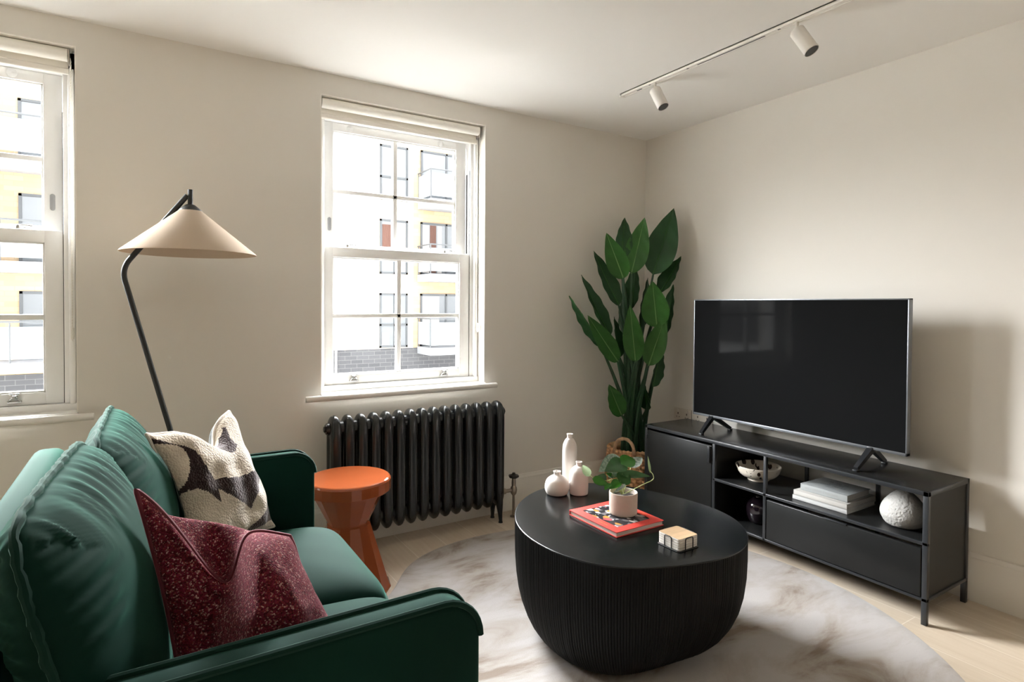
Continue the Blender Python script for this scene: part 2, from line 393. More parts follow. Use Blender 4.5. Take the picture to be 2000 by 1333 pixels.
CURT = mat('curtain_cloth', (0.45, 0.42, 0.4), 0.9); CURT2 = mat('brown_curtain_cloth', (0.12, 0.06, 0.045), 0.9)
SLAB = mat('balcony_concrete', (0.30, 0.31, 0.33), 0.8)
FROST = mat('balcony_glass', (0.35, 0.40, 0.42), 0.15, spec=0.6)
bm = bm_new(); box(bm, -60, 60, 0.6, 60, -3.6, -3.4); struct('ground', bm, mat('asphalt', (0.10, 0.10, 0.10), 0.9, var=(2, 0.2)))
BY = 18.8
bm = bm_new(); box(bm, -60, 60, 8.2, 60, -3.45, -3.36); struct('bounce_pavement', bm, mat('bounce_paving', (0.62, 0.61, 0.59), 0.9, var=(3, 0.1)))  # unseen pale strip, added to bounce light up to the ceiling and right wall
bld = thing('apartment_building', 'pale brick and cream apartment block with glass balconies across the street', 'building', (0, BY, -3.4))
bm = bm_new(); box(bm, 1.6, 6.08, BY, BY+6, -0.47, 9.3); obj('rendered_wall', bm, CREAM, bld)
bm = bm_new(); box(bm, -10.8, 1.6, BY, BY+6, -0.85, 9.3); box(bm, 6.08, 24, BY+0.02, BY+6, -0.55, 9.3); obj('brick_wall', bm, BRICK, bld)
bm = bm_new(); box(bm, 1.6, 24, BY-0.03, BY+6, -3.4, -0.47); box(bm, -10.8, 1.6, BY-0.03, BY+6, -3.4, -0.85); obj('plinth', bm, DBRICK, bld, label='dark grey brick plinth')
def bwin(x0, x1, z0, z1, split=None, mull=None, curt=None):
    bm = bm_new(); f = 0.075
    box(bm, x0, x0+f, BY-0.04, BY+0.05, z0, z1); box(bm, x1-f, x1, BY-0.04, BY+0.05, z0, z1)
    box(bm, x0, x1, BY-0.04, BY+0.05, z0, z0+f); box(bm, x0, x1, BY-0.04, BY+0.05, z1-f, z1)
    if split: box(bm, x0, x1, BY-0.04, BY+0.05, split-f/2, split+f/2)
    if mull: box(bm, mull-f/2, mull+f/2, BY-0.04, BY+0.05, z0, z1)
    w = obj('window', bm, DFRAME, bld)
    bm = bm_new(); box(bm, x0+f, x1-f, BY-0.01, BY+0.01, z0+f, z1-f); obj('pane', bm, BPANE, w)
    for (a, b, mm, za, zb) in (curt or []):
        bm = bm_new(); n = 12
        P = [(a+(b-a)*k/n, BY-0.02-0.008*(k % 2)) for k in range(n+1)]
        for (p, q) in zip(P, P[1:]):
            vs = [bm.verts.new(v) for v in ((p[0], p[1], za), (q[0], q[1], za), (q[0], q[1], zb), (p[0], p[1], zb))]; bm.faces.new(vs)
        obj('curtain', bm, mm, w)
for k, zt in enumerate((1.67, 4.51, 7.35)):
    bwin(4.70, 5.84, zt-2.1, zt, split=zt-1.22, mull=5.3, curt=([(4.8, 5.22, CURT2, zt-1.15, zt-0.2), (5.38, 5.75, CURT, zt-2.0, zt-0.1)] if k == 1 else [(4.8, 5.1, CURT, zt-2.0, zt-1.5)]))
    bwin(6.38, 8.6, zt-2.1, zt, mull=7.5, curt=([(6.46, 6.75, CURT, zt-2.0, zt-0.1), (6.78, 7.05, CURT2, zt-2.0, zt-0.1), (7.1, 7.3, CURT, zt-2.0, zt-0.1)] if k == 1 else [(6.46, 7.2, CURT, zt-2.0, zt-0.1)] if k == 0 else None))
for k, zt in enumerate((1.55, 4.35, 7.05)):
    bwin(-5.97, -4.3, zt-2.0, zt, mull=-5.0)
    bwin(-2.2, -0.8, zt-2.0, zt, mull=-1.5)
def balcony(x0, x1, zs, depth=1.25, tall=1.12):
    bm = bm_new(); box(bm, x0, x1, BY-depth, BY, zs-0.28, zs, 0.01)
    b = obj('balcony', bm, SLAB, bld)
    bm = bm_new(); y0 = BY-depth+0.04
    tube(bm, [(x0+0.03, BY, zs+tall), (x0+0.03, y0, zs+tall), (x1-0.03, y0, zs+tall), (x1-0.03, BY, zs+tall)], 0.03, 6)
    n = max(2, int((x1-x0)/0.9)); 
    for k in range(n+1):
        xx = x0+0.03+(x1-x0-0.06)*k/n; tube(bm, [(xx, y0, zs-0.1), (xx, y0, zs+tall)], 0.022, 6)
    tube(bm, [(x0+0.03, BY-0.05, zs), (x0+0.03, BY-0.05, zs+tall)], 0.022, 6)
    obj('railing', bm, DFRAME, b)
    bm = bm_new(); box(bm, x0+0.06, x1-0.06, y0-0.01, y0+0.01, zs+0.1, zs+tall-0.14); box(bm, x0+0.02, x0+0.04, y0+0.06, BY-0.08, zs+0.1, zs+tall-0.14); obj('glass_panel', bm, FROST, b)
for zs in (-0.42, 2.42, 5.28):
    balcony(6.25, 9.6, zs)
for zs in (-0.42, 2.34, 5.2):
    balcony(-9.0, -5.25 if zs > 0 else -5.0, zs)
bm = bm_new(); tube(bm, [(3.03, BY-0.08, -3.4), (3.03, BY-0.08, 9.3)], 0.05, 8); box(bm, 2.86, 3.28, BY-0.3, BY-0.02, 6.1, 6.65, 0.02); obj('drainpipe', bm, mat('pipe_grey', (0.4, 0.4, 0.4), 0.6), bld)
# a tree down on the street
tr = thing('street_tree', 'green tree crown down in the street seen through the left window', 'tree', (-6.9, 13.5, -3.4))
bm = bm_new(); tube(bm, [(-6.9, 13.5, -3.4), (-6.88, 13.5, -2.4), (-6.93, 13.52, -1.5)], 0.07, 8); obj('trunk', bm, mat('bark', (0.1, 0.07, 0.05), 0.9), tr, smooth=True)
bm = bm_new(); rnd = random.Random(5)
for k in range(900):
    d = Vector((rnd.gauss(0, 1), rnd.gauss(0, 1), rnd.gauss(0, 1))).normalized()*(rnd.random()**0.4)
    c = Vector((-6.9+d.x*1.1, 13.5+d.y*1.0, -1.35+d.z*0.95)); a = Vector((rnd.uniform(-1, 1), rnd.uniform(-1, 1), rnd.uniform(-1, 1))).normalized(); b = a.orthogonal().normalized()
    s = 0.08; bm.faces.new([bm.verts.new(c+a*s), bm.verts.new(c+b*s*0.6), bm.verts.new(c-a*s), bm.verts.new(c-b*s*0.6)])
obj('crown', bm, mat('tree_leaf', (0.12, 0.2, 0.06), 0.8), tr)

# ------------------------------------------------------------------ cast iron radiator
IRON = mat('black_iron_paint', (0.014, 0.016, 0.017), 0.24, spec=0.5)
NS = 15; RX0, RX1 = -2.196, -1.268; pitch_r = (RX1-RX0)/(NS-1); RY = -0.113
rad = thing('radiator', 'black cast iron column radiator below the window', 'radiator', ((RX0+RX1)/2, RY, 0))
def section_bm():
    bm = bm_new(); nseg = 28; rings = []
    lev = [(0.086, .12, .12), (0.092, .48, .36), (0.104, .74, .60), (0.124, .92, .84), (0.150, 1, .97), (0.19, 1, 1), (0.23, 1, 1), (0.40, 1, 1), (0.56, 1, 1), (0.60, 1, 1), (0.625, .99, .97), (0.648, .94, .89), (0.664, .84, .77), (0.676, .70, .62), (0.686, .48, .42), (0.692, .16, .15)]
    for z, sy, sx_ in lev:
        waist = 0.35 if 0.22 < z < 0.57 else (0.35+0.65*min(1, max(0, (0.22-z)/0.05, (z-0.57)/0.045)))
        ring = []
        for k in range(nseg):
            a = 2*pi*k/nseg; y = 0.056*sin(a); xw = 0.0285*cos(a)
            xw = (1 if xw > 0 else -1)*0.0300*abs(cos(a))**0.38
            yy = y/0.056; lobe = waist + (1-waist)*min(1, abs(yy)/0.45)**1.2
            ring.append(bm.verts.new((xw*lobe*sx_, y*sy, z)))
        rings.append(ring)
    for A, B in zip(rings, rings[1:]):
        for k in range(nseg): bm.faces.new((A[k], A[(k+1) % nseg], B[(k+1) % nseg], B[k])).smooth = True
    bm.faces.new(rings[0]); bm.faces.new(rings[-1])
    return bm
sec0 = None
for k in range(NS):
    x = RX0+k*pitch_r
    if sec0 is None:
        bm = section_bm(); bmesh.ops.translate(bm, verts=bm.verts, vec=(x, RY, 0)); sec0 = obj('section', bm, IRON, rad, smooth=True, sharp=60)
    else:
        c = sec0.copy(); COL.objects.link(c); c.parent = rad; c.location = (k*pitch_r, 0, 0)
bm = bm_new()
for z in (0.628, 0.158): tube(bm, [(RX0-0.01, RY, z), (RX1+0.01, RY, z)], 0.030, 20)
for k in range(NS-1):
    for z in (0.628, 0.158): tube(bm, [(RX0+(k+.5)*pitch_r-0.008, RY, z), (RX0+(k+.5)*pitch_r+0.008, RY, z)], 0.034, 20)
obj('manifold', bm, IRON, rad, smooth=True)
for x, s in ((RX0, -1), (RX1, 1)):
    bm = bm_new()
    tube(bm, [(x+s*0.018, RY, 0.628), (x+s*0.036, RY, 0.628)], 0.030, 20); tube(bm, [(x+s*0.036, RY, 0.628), (x+s*0.042, RY, 0.628)], 0.024, 20); tube(bm, [(x+s*0.042, RY, 0.628), (x+s*0.05, RY, 0.628)], 0.015, 6)
    obj('end_plug', bm, IRON, rad)
    for y in (-0.038, 0.038):
        bm = bm_new(); ym = RY+y
        tube(bm, [(x, ym, 0.17), (x, ym, 0.10), (x+s*0.002, ym+y*0.12, 0.05), (x+s*0.003, ym+y*0.22, 0.012), (x+s*0.003, ym+y*0.22, 0.0)], lambda i: (0.022, 0.020, 0.013, 0.010, 0.013)[i], 12)
        obj('foot', bm, IRON, rad, smooth=True)
PEWTER = mat('antique_pewter', (0.32, 0.27, 0.22), 0.3, metal=1.0)
vx, vy = -1.152, -0.118
bm = bm_new(); tube(bm, [(RX1+0.02, RY, 0.158), (vx, vy, 0.158)], 0.011, 12); tube(bm, [(RX1+0.045, RY, 0.158), (RX1+0.062, RY, 0.158)], 0.017, 6)
lathe(bm, [(0.010, 0.128), (0.018, 0.140), (0.021, 0.158), (0.018, 0.174), (0.012, 0.182), (0.013, 0.20), (0.011, 0.222), (0.008, 0.228)], 16, (vx, vy, 0)); tube(bm, [(vx, vy, 0.135), (vx, vy, 0.0)], 0.0075, 12); lathe(bm, [(0.02, 0.0), (0.02, 0.006), (0.009, 0.01)], 16, (vx, vy, 0))
vb = obj('valve', bm, PEWTER, rad, smooth=True, label='pewter valve at the right end')
bm = bm_new(); lathe(bm, [(0.006, 0.226), (0.024, 0.230), (0.030, 0.237), (0.028, 0.246), (0.014, 0.250), (0.009, 0.254), (0.009, 0.259), (0.0, 0.261)], 24, (vx, vy, 0), cap1=False, mod=lambda a, z: 1+0.06*cos(8*a))
obj('wheel_head', bm, mat('dark_wood', (0.03, 0.022, 0.018), 0.35), vb, smooth=True)

# ------------------------------------------------------------------ rug
def node_rug():
    M = bpy.data.materials.new('viscose_rug'); M.use_nodes = True; t = M.node_tree; p = t.nodes['Principled BSDF']
    c = t.nodes.new('ShaderNodeTexCoord'); mp = t.nodes.new('ShaderNodeMapping'); mp.inputs['Rotation'].default_value = (0, 0, 0.5); mp.inputs['Scale'].default_value = (1.0, 1.9, 1); t.links.new(c.outputs['Object'], mp.inputs[0])
    n = t.nodes.new('ShaderNodeTexNoise'); n.inputs['Scale'].default_value = 2.3; n.inputs['Detail'].default_value = 9; n.inputs['Roughness'].default_value = 0.62; n.inputs['Distortion'].default_value = 0.6; mp.inputs['Location'].default_value = (9.1, 0.4, 0)
    t.links.new(mp.outputs[0], n.inputs['Vector'])
    r = t.nodes.new('ShaderNodeValToRGB'); e = r.color_ramp.elements
    e[0].position = 0.385; e[0].color = (0.22, 0.168, 0.125, 1); e[1].position = 0.575; e[1].color = (0.43, 0.405, 0.392, 1)
    x = e.new(0.47); x.color = (0.36, 0.318, 0.282, 1)
    t.links.new(n.outputs['Fac'], r.inputs[0]); t.links.new(r.outputs[0], p.inputs['Base Color'])
    p.inputs['Roughness'].default_value = 0.75; p.inputs['Sheen Weight'].default_value = 0.35; p.inputs['Sheen Roughness'].default_value = 0.4
    n2 = t.nodes.new('ShaderNodeTexNoise'); n2.inputs['Scale'].default_value = 300; t.links.new(c.outputs['Object'], n2.inputs['Vector'])
    ad = t.nodes.new('ShaderNodeMath'); ad.operation = 'MULTIPLY_ADD'; ad.inputs[1].default_value = 0.25; t.links.new(n2.outputs['Fac'], ad.inputs[0]); t.links.new(n.outputs['Fac'], ad.inputs[2])
    b = t.nodes.new('ShaderNodeBump'); b.inputs['Strength'].default_value = 0.35; b.inputs['Distance'].default_value = 0.012; t.links.new(ad.outputs[0], b.inputs['Height']); t.links.new(b.outputs[0], p.inputs['Normal'])
    return M
RC = Vector((-1.485, -1.395)); bm = bm_new(); rings = []
nr, ns = 40, 160
for i in range(nr+1):
    f = i/nr; ring = []
    for k in range(ns):
        a = 2*pi*k/ns; rr = 1.125*f*(1+0.006*nz((cos(a)*3, sin(a)*3, 0))*f**4-0.128*math.exp(-((a-2.27)/0.27)**2)*f**4)
        x, y = RC.x+rr*cos(a), RC.y+rr*sin(a)
        e = max(0, 1-max(0, (f-0.975)/0.025)**2)
        ring.append(bm.verts.new((x, y, 0.001+(0.011+0.003*nz((x*5, y*9, 1)))*e)))
    rings.append(ring)
for A, B in zip(rings, rings[1:]):
    for k in range(ns):
        if A is rings[0] and False: continue
        bm.faces.new((A[k], A[(k+1) % ns], B[(k+1) % ns], B[k])).smooth = True
bmesh.ops.remove_doubles(bm, verts=bm.verts[:], dist=0.0001)
o = obj('round_rug', bm, node_rug(), smooth=True); recenter(o); tag(o, 'large round mottled silvery beige rug under the coffee table', 'rug')

# ------------------------------------------------------------------ coffee table (pebble drum with ribbed side)
TC = Vector((-1.45815, -1.42923)); TH_ = 0.432
FW = [0.4195, 0.0101, 0.0697, -0.0216, -0.0061, -0.0086, -0.0180, 0.0025, -0.0025, 0.0041, 0.0004]
def trad(a):
    r = FW[0]
    for k in range(1, 6): r += FW[2*k-1]*cos(k*a)+FW[2*k]*sin(k*a)
    return r
def tins(a, z):
    zc, ri, ez, z0 = 0.40, 0.264, 2.956, 0.014
    if z >= zc: return 0
    s = 1-max(0, 1-((zc-z)/(zc-z0))**ez)**(1/ez)
    return ri*s*(1+0.287*cos(a)-0.06*sin(a)-0.133*cos(2*a)-0.045*sin(2*a))
ct = thing('coffee_table', 'black ribbed pebble shaped drum coffee table on the round rug', 'coffee table', (TC.x, TC.y, 0.014))
bm = bm_new(); NA = 1200; rings = []
zs = [0.014, 0.0145, 0.0165, 0.021, 0.028, 0.038, 0.052, 0.072, 0.10, 0.135, 0.18, 0.23, 0.29, 0.35, 0.40, 0.424, 0.4272]
rr_ = random.Random(3); ribw = [0.5+0.5*rr_.random() for _ in range(240)]
for j, z in enumerate(zs):
    ring = []
    for k in range(NA):
        a = 2*pi*k/NA; u = (k % 5)/5; rib = int(k//5)
        d = 0.0036*ribw[rib]*(sin(pi*u)**0.7) if j < len(zs)-1 else 0.002
        r = trad(a)-tins(a, z)-0.003+d
        ring.append(bm.verts.new((TC.x+r*cos(a), TC.y+r*sin(a), z)))
    rings.append(ring)
for A, B in zip(rings, rings[1:]):
    for k in range(NA): bm.faces.new((A[k], A[(k+1) % NA], B[(k+1) % NA], B[k])).smooth = True
bm.faces.new(rings[0]); bm.faces.new(rings[-1])
EBONY = mat('ebony_stain', (0.0045, 0.005, 0.0048), 0.55, spec=0.15, var=(5, 0.4), bump=(60, 0.15, 0.002))
obj('drum', bm, EBONY, ct, smooth=True, sharp=70)
bm = bm_new(); rings = []
for off, z in ((-0.004, 0.4273), (0.0002, 0.4275), (0.0006, 0.4283), (0.0006, 0.4303), (-0.0004, 0.4314), (-0.003, 0.432)):
    rings.append([bm.verts.new((TC.x+(trad(2*pi*k/200)+off)*cos(2*pi*k/200), TC.y+(trad(2*pi*k/200)+off)*sin(2*pi*k/200), z)) for k in range(200)])
for A, B in zip(rings, rings[1:]):
    for k in range(200): bm.faces.new((A[k], A[(k+1) % 200], B[(k+1) % 200], B[k])).smooth = True
bm.faces.new(rings[0]); bm.faces.new(rings[-1])
obj('tabletop', bm, mat('ebony_top', (0.0055, 0.0070, 0.0078), 0.22, spec=0.38, var=(3.5, 0.35), bump=(18, 0.05, 0.002)), ct, sharp=60)

# ------------------------------------------------------------------ green velvet sofa
VELVET = mat('green_velvet', (0.0026, 0.022, 0.0155), 0.8, spec=0.08, sheen=(0.23, 0.35, (0.28, 0.82, 0.62)), var=(5, 0.2), bump=(500, 0.08, 0.001))
PIPE = mat('green_velvet_piping', (0.003, 0.021, 0.015), 0.8, spec=0.1, sheen=(0.25, 0.4, (0.5, 0.85, 0.72)))
SB, SF_ = -3.275, -2.45; SY0, SY1 = -2.055, -0.722; ARMT = 0.065
sofa = thing('sofa', 'dark green velvet two seat sofa with piped cushions', 'sofa', ((SB+SF_)/2, (SY0+SY1)/2, 0))
def arm(y0, y1):
    pts = rrect(SB+0.02, SF_, 0.13, 0.69, [0.075, 0.02, 0.02, 0.02], 8)
    pts = [(x, z+(0.006*sin((x-SB)/0.8*pi) if z > 0.5 else 0)) for x, z in pts]
    bm = bm_new(); extrude(bm, pts, 'y', y0, y1, 0.014, seg=3)
    a = obj('armrest', bm, VELVET, sofa, smooth=True, sharp=80)
    for y in (y0+0.004, y1-0.004):
        bm = bm_new(); tube(bm, [(x, y, z) for x, z in pts if z > 0.14], 0.0065, 8); obj('piping', bm, PIPE, a, smooth=True)
arm(SY0, SY0+ARMT); arm(SY1-ARMT, SY1)
bm = bm_new(); extrude(bm, rrect(SY0+0.01, SY1-0.01, 0.14, 0.80, [0.06, 0.06, 0.02, 0.02], 8), 'x', SB, SB+0.085, 0.03, seg=4)
obj('backrest', bm, VELVET, sofa, smooth=True, sharp=80)
bm = bm_new(); box(bm, SB+0.05, SF_-0.01, SY0+0.05, SY1-0.05, 0.14, 0.275, 0.015, 3); obj('base', bm, VELVET, sofa, smooth=True, sharp=60)
LEGW = mat('dark_stained_wood', (0.03, 0.02, 0.014), 0.4)
for x in (SB+0.08, SF_-0.07):
    for y in (SY0+0.08, SY1-0.08):
        bm = bm_new(); lathe(bm, [(0.013, 0.0), (0.02, 0.14)], 12, (x, y, 0)); obj('leg', bm, LEGW, sofa, smooth=True)
def superpillow(hx, hy, hz, mexp, k, res=20):
    """squarish cushion: plan axes x,y (half sizes hx,hy), thickness axis z"""
    bm = bm_new(); bmesh.ops.create_cube(bm, size=2.0); bmesh.ops.subdivide_edges(bm, edges=bm.edges[:], cuts=res, use_grid_fill=True)
    for v in bm.verts:
        p = v.co; x, y, z = abs(p.x), abs(p.y), abs(p.z)
        f = (x**mexp+y**mexp)**(k/mexp)+z**k
        t = f**(-1/k); v.co = Vector((p.x*t*hx, p.y*t*hy, p.z*t*hz))
    for f in bm.faces: f.smooth = True
    return bm
# seat cushions: x depth, y width
ymid = (SY0+SY1)/2
for i, (a, b) in enumerate(((SY0+ARMT, ymid), (ymid, SY1-ARMT))):
    bm = superpillow(0.355, (b-a)/2+0.006, 0.098, 9, 2.6, 24)
    for v in bm.verts:
        u = v.co.x/0.355; 
        v.co.z += 0.018*(1-u*u)*(1 if v.co.z > 0 else 0)
        if v.co.z > 0: v.co.z += 0.003*nz((v.co.x*6, v.co.y*6, i))
        v.co += Vector((-2.724, (a+b)/2, 0.353))
    s = obj('seat_cushion', bm, VELVET, sofa, smooth=True, sharp=80)
    bm = bm_new(); n = 90; P = []
    for k in range(n):
        t = 2*pi*k/n; cx, cy = cos(t), sin(t); q = (abs(cx)**9+abs(cy)**9)**(-1/9); P.append((-2.724+cx*q*0.357, (a+b)/2+cy*q*((b-a)/2+0.006), 0.353))
    tube(bm, P, 0.006, 8, closed=True); obj('piping', bm, PIPE, s, smooth=True)
# back cushions: plan in y (width) and z (height), thickness in x, leaning back
for i, (a, b, zt, cx0, yw) in enumerate(((SY0+0.02, ymid+0.004, 0.938, -3.062, 0.06), (ymid-0.004, SY1-0.03, 0.918, -3.020, 0.02))):
    til = radians(14); hz, hy = (zt-0.425)/2/cos(til), (b-a)/2
    mexp = 7
    bm = superpillow(hy, hz, 0.108, mexp, 1.75, 58)
    def wr(px, py):                              # gathers that run in from the seam
        q = px if abs(py)/hz > abs(px)/hy else py
        return 0.9*nz((q*34.0, 3.1*i, 0.6*py))+0.7*nz((q*70.0, 7+i, 0))+0.6*nz((q*13.0, 11+i, px))
    for v in bm.verts:
        e = ((abs(v.co.x)/hy)**mexp+(abs(v.co.y)/hz)**mexp)**(1/mexp)
        topw = max(0.3, min(1, 0.5+v.co.y/hz))
        g = max(0, min(1, (e-0.50+0.12*nz((v.co.x*20, 4, i)))/0.38)); g = g*g*(3-2*g)*(1.0-0.6*max(0, (e-0.92)/0.08))
        s = 1 if v.co.z > 0 else -1
        v.co.z += s*(0.0085*g*wr(v.co.x, v.co.y)*topw + 0.010*nz((v.co.x*4, v.co.y*4, 5*i))*(1-e))
    cc = Vector((cx0, (a+b)/2, (zt+0.425)/2))
    def place(p):
        x, y, z = p; return cc+Vector((z*cos(til)-y*sin(til)+yw*x, x, y*cos(til)+z*sin(til)))
    for v in bm.verts: v.co = place(v.co)
    s = obj('back_cushion', bm, VELVET, sofa, smooth=True, sharp=80)
    bm = bm_new(); n = 220; P = []
    for k in range(n):
        t = 2*pi*k/n; cx, cy = cos(t), sin(t); q = (abs(cx)**mexp+abs(cy)**mexp)**(-1/mexp)
        w = 0.004*nz((cx*14, cy*14, i))
        P.append(place((cx*q*(hy+0.004), cy*q*(hz+0.004), w)))
    tube(bm, P, lambda i_: 0.0066+0.0016*sin(i_*2.1)*sin(i_*0.9), 8, closed=True); obj('piping', bm, PIPE, s, smooth=True)

# ------------------------------------------------------------------ throw pillows
def sstep(a, b, x):
    t = max(0, min(1, (x-a)/(b-a))); return t*t*(3-2*t)
def pillow_mesh(c, T, conc, chop, n=64, slump=False):
    """c: TL, TR, BR, BL corners seen from the front; u left->right, v bottom->top in [-1,1]; T = (front, back) thickness; chop = (u0, width, depth)"""
    TL, TR, BR, BL = [Vector(q) for q in c]
    nrm = ((TR-TL)+(BR-BL)).cross((TL-BL)+(TR-BR)).normalized()   # towards the front face
    up = ((TL-BL)+(TR-BR)).normalized()
    def pos(u, v, s):
        uu = u*(1-conc*(1-v*v)*abs(u)**3); vv = v*(1-conc*(1-u*u)*abs(v)**3)
        a, b = (uu+1)/2, (vv+1)/2
        p = (TL*(1-a)+TR*a)*b+(BL*(1-a)+BR*a)*(1-b)
        th = (T[0] if s == 1 else T[1])*((1-u*u)*(1-v*v))**0.42
        th *= 1+0.10*nz((u*2, v*2, s*3+c[0][0]))
        d = math.exp(-((u-chop[0])/chop[1])**2)*max(0, (v+0.55)/1.55)**2
        if slump:                                  # the near face has collapsed, the far face still stands up behind the seam
            if s == -1: d *= math.exp(-((1-v)/0.10)**1.3); p = p+up*0.035*sstep(1.0, 0.7, v)*(1-u*u)
            else: th *= 0.30+1.25*sstep(-0.25, 0.20, u-0.45*v+0.22)
        return p-up*chop[2]*d+nrm*(s*th)+nrm*(0.012*nz((u*3, v*3, 9)))
    bm = bm_new(); grid = {}
    for s in (1, -1):
        for i in range(n+1):
            for j in range(n+1):
                e = i in (0, n) or j in (0, n)
                if e and s == -1: grid[s, i, j] = grid[1, i, j]; continue
                # cluster samples near the edges
                u = -cos(pi*i/n); v = -cos(pi*j/n)
                u = 0.5*u+0.5*(2*i/n-1); v = 0.5*v+0.5*(2*j/n-1)
                grid[s, i, j] = bm.verts.new(pos(u, v, s))
    for s in (1, -1):
        for i in range(n):
            for j in range(n):
                q = [grid[s, i, j], grid[s, i+1, j], grid[s, i+1, j+1], grid[s, i, j+1]]
                f = bm.faces.new(q if s == 1 else q[::-1]); f.smooth = True; f.material_index = 0 if s == 1 else 1
    seam = []
    ring = [(i, 0) for i in range(n)]+[(n, j) for j in range(n)]+[(i, n) for i in range(n, 0, -1)]+[(0, j) for j in range(n, 0, -1)]
    seam = [grid[1, i, j].co.copy() for i, j in ring]
    return bm, seam, grid
from mathutils.bvhtree import BVHTree
def sofa_trees():
    out = []; off = origin(sofa)
    for o in sofa.children:
        k = o.name.split('.')[0]
        if k not in ('back_cushion', 'seat_cushion', 'armrest', 'backrest'): continue
        away = {'seat_cushion': (0, 0, 1), 'armrest': (0, 1 if o.data.vertices[0].co.y+off.y < -1.4 else -1, 0)}.get(k, (1, 0, 0))
        out.append((BVHTree.FromPolygons([v.co+off for v in o.data.vertices], [p.vertices[:] for p in o.data.polygons]), Vector(away)))
    return out
TREES = sofa_trees()
def rest_on_sofa(bm, gap):
    """a soft pillow gives way where it leans on the upholstery"""
    for it in range(2):
        for v in bm.verts:
            for t, away in TREES:
                loc, nrm, idx, d = t.find_nearest(v.co)
                if loc is None: continue
                if (v.co-loc).dot(nrm) < 0:
                    hit = t.ray_cast(v.co, away)[0]
                    if hit is not None: v.co = hit+away*gap
                elif d < gap: v.co = loc+nrm*gap
def tweed():
    M = bpy.data.materials.new('burgundy_tweed'); M.use_nodes = True; t = M.node_tree; p = t.nodes['Principled BSDF']
    c = t.nodes.new('ShaderNodeTexCoord')
    v = t.nodes.new('ShaderNodeTexVoronoi'); v.inputs['Scale'].default_value = 400; t.links.new(c.outputs['Object'], v.inputs['Vector'])
    n = t.nodes.new('ShaderNodeTexNoise'); n.inputs['Scale'].default_value = 14; n.inputs['Detail'].default_value = 3; t.links.new(c.outputs['Object'], n.inputs['Vector'])
    r = t.nodes.new('ShaderNodeValToRGB'); e = r.color_ramp.elements
    e[0].position = 0.0; e[0].color = (0.045, 0.005, 0.010, 1); e[1].position = 1.0; e[1].color = (0.42, 0.26, 0.24, 1)
    for pos_, col in ((0.35, (0.085, 0.007, 0.016, 1)), (0.65, (0.14, 0.011, 0.032, 1)), (0.84, (0.17, 0.020, 0.022, 1)), (0.94, (0.30, 0.16, 0.14, 1))):
        x = e.new(pos_); x.color = col
    sp = t.nodes.new('ShaderNodeSeparateColor'); t.links.new(v.outputs['Color'], sp.inputs[0])
    t.links.new(sp.outputs[0], r.inputs[0]); t.links.new(r.outputs[0], p.inputs['Base Color'])
    p.inputs['Roughness'].default_value = 0.9; p.inputs['Specular IOR Level'].default_value = 0.1
    p.inputs['Sheen Weight'].default_value = 0.3; p.inputs['Sheen Roughness'].default_value = 0.4; p.inputs['Sheen Tint'].default_value = (1, 0.5, 0.55, 1)
    b = t.nodes.new('ShaderNodeBump'); b.inputs['Strength'].default_value = 0.6; b.inputs['Distance'].default_value = 0.003; b.invert = True
    t.links.new(v.outputs['Distance'], b.inputs['Height']); t.links.new(b.outputs[0], p.inputs['Normal'])
    return M
TW = tweed()
bp_c = [(-3.005, -1.735, 0.897), (-2.745, -1.795, 0.775), (-2.640, -1.835, 0.535), (-2.930, -1.885, 0.488)]
bp = thing('throw_pillow', 'burgundy tweed throw pillow dented at the top in the near corner of the sofa', 'pillow', (-2.84, -1.86, 0.47))
bm, seam, _g = pillow_mesh(bp_c, (0.095, 0.105), 0.08, (-0.22, 0.40, 0.135), slump=True)
rest_on_sofa(bm, 0.013); obj('cover', bm, [TW, TW], bp, smooth=True, sharp=180)
bm = bm_new(); tube(bm, seam, 0.0048, 8, closed=True); rest_on_sofa(bm, 0.0105); obj('piping', bm, mat('burgundy_piping', (0.10, 0.006, 0.016), 0.8, sheen=(0.4, 0.4, (1, 0.5, 0.55))), bp, smooth=True)

